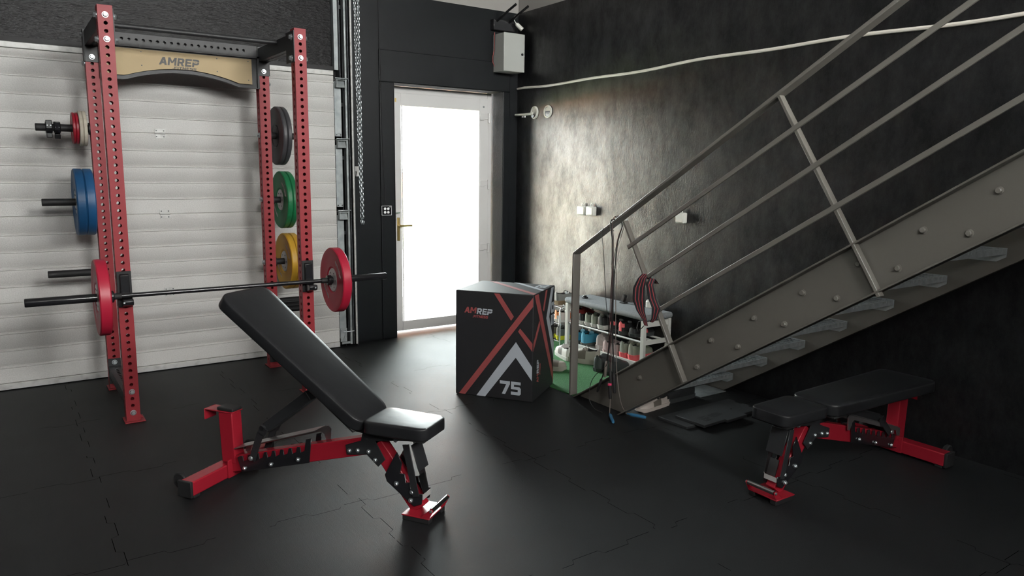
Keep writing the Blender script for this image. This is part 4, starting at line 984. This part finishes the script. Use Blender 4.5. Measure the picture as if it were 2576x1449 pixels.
# ---- shoes: x axis = toe direction
def shoe(lb, loc, rz, up, sole, lace=None, L=.28, Wd=.098, hh=.085, sole_h=.026, stripe=None, low=False, toe_box=None, grp=None, tilt=0, heel_tab=None, text=None, name='sneaker', cat='shoe', rx=0):
    o = empty(name, loc, rz, label=lb, cat=cat, group=grp); o.rotation_euler = (rx, tilt, rz)
    NS = 26; NR = 20
    def prof(t_):
        # half width, top height, opening blend
        wv = (.37+.12*math.sin(min(t_*1.25, 1)*PI*.5)) if t_ < .6 else .49
        hw = Wd*(.36+.14*(math.sin((t_-.1)*PI*.72) if t_ > .1 else 0))
        if t_ < .08: hw *= math.sqrt(max(1-((.08-t_)/.085)**2, .02))**.6
        if t_ > .78: hw *= math.sqrt(max(1-((t_-.78)/.225)**2, .01))
        if low: top = hh*(.8-.45*max(0, (t_-.3))**.9)
        else: top = hh*(1.0 if t_ < .12 else 1-.10*math.sin((t_-.12)/.28*PI) if t_ < .40 else 1-.62*((t_-.40)/.6)**.9)
        if t_ > .9: top *= 1-.35*((t_-.9)/.1)**2
        return hw, top
    q = MB(); rings = []
    for i in range(NS+1):
        t_ = i/NS; hw, top = prof(t_); x = -L/2+L*t_; rg = []
        if t_ <= .02: x += .004
        for j in range(NR):
            a = PI*j/(NR-1)
            ca_, sa_ = math.cos(a), math.sin(a)
            y = hw*(abs(ca_)**.55)*(1 if ca_ >= 0 else -1); z = sole_h+(top-0)*(sa_**.75)
            # opening
            op = max(0, min(1, (t_-.03)/.05))*max(0, min(1, (.46-t_)/.08))
            if abs(ca_) < .62 and op > 0: z = z+(sole_h+.022-z)*op; y = y*.98
            rg.append(q.bm.verts.new((x, y, z)))
        rings.append(rg)
    for i in range(NS):
        for j in range(NR-1):
            t_ = (i+.5)/NS; a = PI*(j+.5)/(NR-1); inner = abs(math.cos(a)) < .62 and .05 < t_ < .42
            mm = up
            if inner: mm = m_lining
            elif stripe and .35 < t_ < .62 and abs(math.cos(a)) > .72: mm = stripe
            elif heel_tab and t_ < .10 and abs(math.cos(a)) < .93: mm = heel_tab
            elif toe_box and t_ > .80: mm = toe_box
            q.face([rings[i][j], rings[i+1][j], rings[i+1][j+1], rings[i][j+1]], mm)
    q.face(rings[0], heel_tab or up); q.face(rings[-1][::-1], toe_box or up)
    q.build('upper', o, smooth=60)
    q = MB(); lo, hi = [], []
    n_ = 30; ring_lo = []; ring_hi = []
    for i in range(n_):
        a = 2*PI*i/n_; t_ = .5-.5*math.cos(a); hw, _t = prof(min(max(t_, .0), 1)); sgn = 1 if math.sin(a) >= 0 else -1
        x = -L/2-.006+(L+.012)*t_; y = sgn*(hw+.005)*(1 if .02 < t_ < .98 else .3)
        ring_lo.append(q.bm.verts.new((x+(.008 if t_ < .1 else 0), y*.94, .0+(.008 if t_ > .93 else 0)))); ring_hi.append(q.bm.verts.new((x, y, sole_h+.004)))
    for i in range(n_): q.face([ring_lo[i], ring_lo[(i+1) % n_], ring_hi[(i+1) % n_], ring_hi[i]], sole)
    q.face(ring_lo[::-1], sole); q.face(ring_hi, sole); q.build('sole', o, smooth=45)
    if lace:
        q = MB()
        for k in range(5):
            t_ = .46+.075*k; hw, top = prof(t_); x = -L/2+L*t_; z = sole_h+top*.93
            q.tube([(x, -hw*.55, z-.006), (x+.004, 0, z+.006), (x, hw*.55, z-.006)], .0035, lace, 6)
            q.tube([(x, -hw*.5, z-.004), (x+.018, hw*.45, z-.008)], .003, lace, 6)
        x = -L/2+L*.45; hw, top = prof(.45); q.tube([(x, 0, sole_h+top*.95), (x-.005, .02, sole_h+top+.008), (x-.02, .03, sole_h+top*.9)], .003, lace, 6); q.tube([(x, 0, sole_h+top*.95), (x-.005, -.02, sole_h+top+.008), (x-.02, -.03, sole_h+top*.9)], .003, lace, 6)
        q.build('laces', o)
    return o
m_lining = mat('shoe_lining', (.03, .03, .03), .9)
def sm(n_, c_, r_=.6): return mat('shoe_'+n_, c_, r_, bump=[(500, .3, .0006, I3)])
s_blk = sm('black', (.018, .019, .02)); s_wht = sm('white', (.62, .61, .58)); s_grn = sm('sage', (.22, .24, .19)); s_red = sm('red', (.42, .05, .045)); s_cor = sm('coral', (.75, .12, .13))
s_blu = sm('blue', (.06, .33, .48)); s_pnk = sm('dusty_pink', (.42, .32, .31)); s_off = sm('offwhite', (.50, .45, .43)); s_gry = sm('grey', (.12, .13, .12)); s_yel = sm('yellow', (.65, .62, .03)); s_gum = sm('gum', (.20, .14, .08)); s_org = sm('orange', (.62, .22, .07)); s_bei = sm('beige', (.36, .34, .29)); s_brn = sm('brown', (.14, .12, .10)); s_dk = sm('charcoal', (.045, .05, .05))
g1 = 'shoes on the upper shelf of the white bench'; g2 = 'shoes on the bottom shelf of the white bench'
RZ = 0.0
ZS1 = .277; ZS2 = .0885
def pair_on(y, z, lb, up, sole, **k):
    L = k.pop('L', .235); x = k.pop('x', -.335); rz = k.pop('rz', 0)
    return shoe(lb, (x+L/2, y, z), rz, up, sole, L=L, **k)
pair_on(-1.345, ZS1, 'red laced sneaker at the door end of the bench upper shelf', s_red, s_cor, lace=s_red, grp=g1, hh=.105, Wd=.09, x=-.30)
pair_on(-1.455, ZS1, 'black sneaker with white sole beside the red one on the upper shelf', s_blk, s_wht, grp=g1, Wd=.082, hh=.07)
pair_on(-1.54, ZS1, 'sage heel sneaker left one of the pair on the upper shelf', s_grn, s_wht, grp=g1, Wd=.072, hh=.088, heel_tab=s_grn)
pair_on(-1.62, ZS1, 'sage heel sneaker right one of the pair on the upper shelf', s_grn, s_wht, grp=g1, Wd=.072, hh=.088, heel_tab=s_grn)
pair_on(-1.715, ZS1, 'large black sneaker with thick white sole on the upper shelf', s_blk, s_wht, grp=g1, Wd=.108, hh=.085, sole_h=.032)
pair_on(-1.86, ZS1, 'black sneaker with coral heel tab, first of two', s_blk, s_dk, grp=g1, Wd=.080, hh=.085, heel_tab=s_cor)
pair_on(-1.96, ZS1, 'black sneaker with coral heel tab, second of two', s_blk, s_dk, grp=g1, Wd=.080, hh=.085, heel_tab=s_cor)
pair_on(-2.07, ZS1, 'black sandal with coral strap at the stair end of the upper shelf', s_blk, s_dk, grp=g1, Wd=.095, hh=.065, low=True, stripe=s_cor, name='sandal', cat='sandal', x=-.32)
pair_on(-1.38, ZS2, 'blue and black sneaker behind the steel stair post', s_blu, s_gry, grp=g2, Wd=.088, hh=.1)
pair_on(-1.50, ZS2, 'blue and black sneaker next to the off-white chunky sneaker', s_blu, s_gry, grp=g2, Wd=.088, hh=.105, heel_tab=s_blu)
air = pair_on(-1.655, ZS2, 'chunky off-white sneaker marked AIR on the bottom shelf', s_off, s_off, lace=s_off, grp=g2, Wd=.125, hh=.105, sole_h=.04, L=.225, rz=.4, x=-.318)
q = MB(); put_text(q, 'AIR', (-.075, -.0565, .046), (1, 0, .1), (0, 0, 1), .075, .026, m_dark, -.002, .3); q.build('lettering', air, smooth=0)
pair_on(-1.785, ZS2, 'dusty pink sneaker next to the off-white chunky sneaker', s_pnk, s_pnk, grp=g2, Wd=.095, hh=.085)
pair_on(-1.88, ZS2, 'dusty pink sneaker next to the sage and coral pair', s_pnk, s_pnk, grp=g2, Wd=.09, hh=.085)
pair_on(-1.985, ZS2, 'sage sneaker with coral sole, left one of the pair', s_grn, s_cor, grp=g2, Wd=.088, hh=.1, sole_h=.045)
pair_on(-2.085, ZS2, 'sage sneaker with coral sole, right one by the bench leg', s_grn, s_cor, grp=g2, Wd=.092, hh=.1, sole_h=.045)
g3 = 'shoes on the turf mat'
shoe('beige and white running shoe half hidden behind the stair post', (-.50, -1.465, TZ), R(72), s_wht, s_wht, lace=s_wht, L=.29, Wd=.10, hh=.095, grp=g3, stripe=s_gry)
shoe('beige running shoe with white laces lying before the bench', (-.47, -1.675, TZ), R(112), s_bei, s_bei, lace=s_wht, L=.30, Wd=.115, hh=.10, sole_h=.035, grp=g3, stripe=s_brn)
shoe('black leather shoe on the turf, left one of two', (-.455, -1.935, TZ), R(18), s_dk, s_blk, L=.27, Wd=.105, hh=.11, grp=g3)
shoe('black leather shoe on the turf, right one against the stair', (-.45, -2.065, TZ), R(12), s_dk, s_blk, L=.27, Wd=.10, hh=.10, grp=g3)
shoe('pale slip-on shoe on the turf beside the plyo box', (-.845, -1.70, TZ), R(-48), s_brn, s_bei, L=.27, Wd=.10, hh=.07, sole_h=.032, grp=g3, low=True, toe_box=s_bei)
# small chrome rack
sr = empty('shoe_rack', (-.2, -.95, TZ), label='small chrome tube shoe rack between the plyo box and white bench', cat='shoe rack')
for y_ in (-.235, .35):
    q = MB(); pts = [(-.135, y_, .0), (-.135, y_, .33), (-.125, y_, .355), (-.10, y_, .37), (.10, y_, .37), (.125, y_, .355), (.135, y_, .33), (.135, y_, 0)]
    q.tube(pts, .009, m_chrome, 10); q.build('frame', sr)
for z_ in (.055, .215, .366):
    for x_ in (-.125, -.02, .10):
        q = MB(); q.tube([(x_, -.235, z_), (x_, .35, z_)], .005, m_chrome, 8); q.build('shelf_rod', sr)
g4 = 'shoes on the chrome rack'
shoe('grey shoe with gum sole on top of the chrome rack', (-.19, -1.115, TZ+.380), R(-8), s_gry, s_gum, lace=s_blk, L=.27, Wd=.1, hh=.085, grp=g4, sole_h=.035)
shoe('white sneaker with orange stripe on the chrome rack middle shelf', (-.19, -1.115, TZ+.221), R(-8), s_wht, s_wht, lace=s_bei, L=.26, Wd=.095, hh=.085, grp=g4, stripe=s_org, heel_tab=s_org)
shoe('grey sneaker with yellow sole, nearer one on the chrome rack', (-.19, -1.125, TZ+.061), 0, s_gry, s_yel, L=.25, Wd=.085, hh=.085, grp=g4, sole_h=.035)
shoe('grey sneaker with yellow sole, farther one on the chrome rack', (-.19, -1.015, TZ+.061), 0, s_gry, s_yel, L=.25, Wd=.085, hh=.085, grp=g4, sole_h=.035)
# small things on the bench cushion
BZT = HT+.0485
q = MB(); q.bx(-.275, -.235, -1.445, -1.405, BZT, BZT+.014, m_gblk); q.bx(-.268, -.243, -1.435, -1.41, BZT+.014, BZT+.026, m_gblk); tag(q.build('small_buckle', bevel=.003), 'small black buckle on the door end of the felt cushion', 'buckle')
q = MB(); q.lathe((-.085, -2.03, BZT), (0, 0, 1), [(0, 0), (0, .027), (.004, .03), (.05, .03), (.058, .024), (.062, .024), (.062, 0)], m_sock, 24); tag(q.build('tin_can'), 'small silver white tin on the cushion near the wall', 'can')
q = MB(); q.bx(-.15, -.09, -1.80, -1.745, BZT, BZT+.012, m_rub); q.box((-.12, -1.77, BZT+.04), (.03, .025, .06), m_rub, Matrix.Rotation(R(20), 3, 'X')); tag(q.build('gadget', bevel=.003), 'black gadget standing on the cushion behind the hanging ropes', 'gadget')
q = MB(); q.bx(-.115, -.072, -2.0, -1.81, BZT, BZT+.012, m_boxwht); q.bx(-.1155, -.11, -2.0, -1.81, BZT, BZT+.0125, m_dark) ; q.bm.free()
q = MB(); q.bx(-.125, -.08, -1.985, -1.815, BZT, BZT+.014, m_felts); tag(q.build('folded_strap', bevel=.004), 'folded grey strap lying along the back of the felt cushion', 'strap')

# ================================================================== JUMP ROPES AND STRAPS ON THE RAIL
XH = PXN
def rope(lb, pts, r, m, extras=None, name='jump_rope', cat='jump rope'):
    o = empty(name, pts[0], label=lb, cat=cat, group='ropes hanging from the handrail')
    P0 = Vector(pts[0])
    def sm_(pp):
        out = []
        n_ = len(pp)
        for i in range(n_-1):
            p0 = Vector(pp[max(i-1, 0)]); p1 = Vector(pp[i]); p2 = Vector(pp[i+1]); p3 = Vector(pp[min(i+2, n_-1)])
            for k in range(6):
                t_ = k/6; out.append(.5*((2*p1)+(-p0+p2)*t_+(2*p0-5*p1+4*p2-p3)*t_*t_+(-p0+3*p1-3*p2+p3)*t_**3))
        out.append(Vector(pp[-1])); return out
    q = MB(); q.tube([p-P0 for p in sm_(pts)], r, m, 7); q.build('cord', o)
    for (a_, b_, rr, mm) in (extras or []):
        q = MB(); a_, b_ = Vector(a_), Vector(b_); q.tube([a_-P0, a_+(b_-a_)*.12-P0, a_+(b_-a_)*.2-P0, a_+(b_-a_)*.9-P0, b_-P0], [rr*.35, rr*.45, rr, rr*.95, rr*.7], mm, 10); q.build('handle', o)
    return o
xo = XH-.045; xi = XH+.045
hz_ = lambda y: hr_a[2]+(y-hr_a[1])*(hr_b[2]-hr_a[2])/(hr_b[1]-hr_a[1])
rope('long grey jump rope with two blue handles lying on the floor', [(-1.19, -2.80, .012), (xo, -2.775, .2), (xo, -2.765, .6), (xo, -2.745, 1.0), (xo, -2.74, hz_(-2.74)), (XH, -2.745, hz_(-2.745)+.016), (xi, -2.76, hz_(-2.76)), (xi-.05, -2.775, 1.15), (xo, -2.79, 1.0), (xo, -2.80, .6), (xo, -2.825, .3), (xo+.02, -2.85, .1), (-1.10, -2.862, .013)], .0028, m_gpipe,
     [((-1.19, -2.80, .013), (-1.285, -2.94, .013), .011, m_hblue), ((-1.095, -2.865, .013), (-1.045, -2.985, .013), .011, m_hblue)])
rope('thick black jump rope doubled over the handrail top', [(xo-.01, -2.70, .23), (xo-.012, -2.76, .45), (xo-.006, -2.77, .8), (xo-.006, -2.755, 1.1), (xo-.005, -2.725, hz_(-2.725)), (XH, -2.725, hz_(-2.725)+.018), (xi, -2.73, hz_(-2.73)-.02), (xi-.06, -2.755, 1.1), (xo-.006, -2.775, .8), (xo-.006, -2.785, .5), (xo-.002, -2.80, .3)], .0045, m_cpipe,
     [((xo-.01, -2.70, .235), (xo-.01, -2.655, .12), .009, m_rub), ((xo-.002, -2.80, .30), (xo, -2.81, .15), .012, m_rub)])
rope('brown thin jump rope in the middle of the hanging bundle', [(xo-.014, -2.775, .30), (xo-.014, -2.77, .7), (xo-.01, -2.765, 1.1), (xo-.008, -2.75, hz_(-2.75)+.004), (XH, -2.755, hz_(-2.755)+.022), (xi, -2.76, hz_(-2.76)), (xi-.07, -2.77, 1.15), (xo-.012, -2.76, .9), (xo-.012, -2.755, .5), (xo-.012, -2.74, .35)], .0024, m_brown,
     [((xo-.014, -2.775, .31), (xo-.014, -2.79, .20), .010, m_rub), ((xo-.012, -2.74, .36), (xo-.014, -2.73, .24), .010, m_gpipe)])
rope('single dark cord hanging left of the rope bundle', [(xi, -2.655, hz_(-2.655)-.02), (XH, -2.645, hz_(-2.645)+.013), (xo, -2.64, hz_(-2.64)-.01), (xo, -2.655, 1.1), (xo, -2.675, .95), (xo, -2.70, .75), (xo, -2.735, .55), (xo-.018, -2.76, .40), (xo-.02, -2.745, .32), (xo-.02, -2.66, .25), (xo-.02, -2.60, .17), (xo-.03, -2.60, .06), (-1.19, -2.65, .006), (-1.2, -2.74, .006)], .0022, m_cpipe)
q = MB(); q.lathe((xo-.03, -2.795, .215), (0, -.1, -1), [(0, 0), (0, .013), (.012, .013), (.012, .011), (.10, .010), (.10, 0)], m_rub, 14, mats=[m_pink, m_pink, m_pink, m_rub, m_rub]); tag(q.build('rope_grip'), 'black grip with a bright pink end hanging in the rope bundle', 'grip')
# striped lifting straps
def strap(lb, pts, wid, par=None, stripes=3):
    o = empty('wrist_wrap', pts[0][0], label=lb, cat='wrist wrap', group='striped wraps hanging on the middle rail')
    P0 = Vector(pts[0][0]); q = MB(); NC = stripes*2+1; rows = []
    for (p, wv, dirv) in pts:
        p = Vector(p)-P0; dv = Vector(dirv).normalized(); wv = wv; row = []
        for j in range(NC*2+1): row.append(p+dv*(j/(NC*2)-.5)*wv)
        rows.append(row)
    out = []
    for i in range(len(rows)-1):
        for k in range(5): out.append([rows[i][j].lerp(rows[i+1][j], k/5) for j in range(NC*2+1)])
    out.append(rows[-1])
    V1 = [[q.bm.verts.new(p) for p in r] for r in out]
    for i in range(len(out)-1):
        for j in range(NC*2): q.face([V1[i][j], V1[i][j+1], V1[i+1][j+1], V1[i+1][j]], m_strapr if (j % 4 == 3) else m_strapb)
    ob = q.build('webbing', o, smooth=60); sdm = ob.modifiers.new('t', 'SOLIDIFY'); sdm.thickness = .003; sdm.offset = 0
    return o
m_strapb = mat('strap_black', (.016, .016, .02), .8); m_strapr = mat('strap_red', (.34, .045, .05), .8)
yv = Vector((.35, -.93, 0))
xs_ = XR_-.02
strap('black and red striped wrist wrap, wide front one', [((XR_+.03, -3.035, .925), .04, yv), ((XR_, -3.035, .957), .045, yv), ((xs_-.005, -3.03, .93), .055, yv), ((xs_-.01, -3.012, .87), .078, yv), ((xs_-.01, -3.010, .80), .080, yv), ((xs_-.006, -3.03, .73), .055, yv), ((xs_, -3.06, .68), .03, yv), ((xs_, -3.075, .645), .024, yv)], .07)
strap('black and red striped wrist wrap, narrow rear one', [((XR_+.05, -3.075, .90), .04, yv), ((XR_, -3.09, .935), .04, yv), ((xs_-.002, -3.095, .90), .045, yv), ((xs_-.002, -3.12, .82), .055, yv), ((xs_-.002, -3.155, .765), .055, yv), ((xs_, -3.14, .70), .035, yv), ((xs_, -3.12, .675), .02, yv)], .06, stripes=2)
q = MB(); q.tube([(xs_-.01, -3.06, .68), (xs_-.012, -3.02, .66), (xs_-.012, -3.01, .62), (xs_-.012, -3.02, .60), (xs_-.014, -3.05, .625), (xs_-.014, -3.07, .645)], .003, m_cpipe, 6); tag(q.build('drawstring'), 'thin black drawstring dangling under the striped wraps', 'cord')

# ================================================================== UNDER THE STAIRS
def tile(lb, x0, x1, y0, y1, z0, th, rz, nm='rubber_tile', tabs=True):
    cx, cy = (x0+x1)/2, (y0+y1)/2; o = empty(nm, (cx, cy, z0), rz, label=lb, cat='rubber tile', group='loose rubber tiles under the stairs')
    hx_, hy_ = (x1-x0)/2, (y1-y0)/2; P = []
    n_ = max(2, int((x1-x0)/.15)); 
    def edge(a, b_, n_):
        a, b_ = Vector(a), Vector(b_); d2 = (b_-a)/n_; nn = Vector((d2.y, -d2.x)).normalized()*.022; out = []
        for i in range(n_):
            p = a+d2*i
            if i % 2: out += [tuple(p+nn), tuple(p+d2+nn)]
            else: out += [tuple(p), tuple(p+d2)]
        return out
    P = edge((-hx_, -hy_), (hx_, -hy_), n_)+edge((hx_, -hy_), (hx_, hy_), n_)+[(hx_, hy_)]+[(-hx_, hy_)]
    R_ = []
    for p in P:
        if not R_ or (Vector(p)-Vector(R_[-1])).length > 1e-4: R_.append(p)
    q = MB(); q.prism(R_, (0, 0, 0), (1, 0, 0), (0, 1, 0), th, m_rubt); q.build('slab', o, bevel=.0015, seg=1)
    return o
m_rubt = mat('rubber_tile_slab', (.028, .030, .032), .55, bump=[(400, .4, .001, I3)])
tile('large rubber tile lying on the floor below the stairs', -.97, -.30, -3.26, -3.02, 0.0, .018, R(0))
t2 = tile('upper rubber tile marked 15 mm on the loose stack', -.90, -.50, -3.33, -3.10, .0185, .018, R(2))
q = MB(); put_text(q, '15 mm', (-.13, -.075, .0182), (.98, .17, 0), (-.17, .98, 0), .21, .075, m_dark, .0006, 0); q.build('lettering', t2, smooth=0)
q = MB(); q.bx(-.38, -.11, -2.86, -2.66, 0, .004, m_galv); tag(q.build('steel_sheet', smooth=0), 'bare steel sheet lying on the floor under the lowest tread', 'metal sheet')
s_mesh = sm('white_mesh', (.50, .44, .40)); m_ly = mat('yellow_lace', (.35, .36, .08), .6)
shoe('pale mesh running spike lying nearest the stair foot', (-.84, -2.84, 0), R(184), s_mesh, s_mesh, lace=s_bei, L=.30, Wd=.09, hh=.06, sole_h=.02, grp='running spikes under the stairs', heel_tab=s_blk, stripe=s_brn)
shoe('black running spike with yellow laces under the stairs', (-.56, -2.80, 0), R(178), s_blk, s_dk, lace=m_ly, L=.31, Wd=.09, hh=.08, grp='running spikes under the stairs')
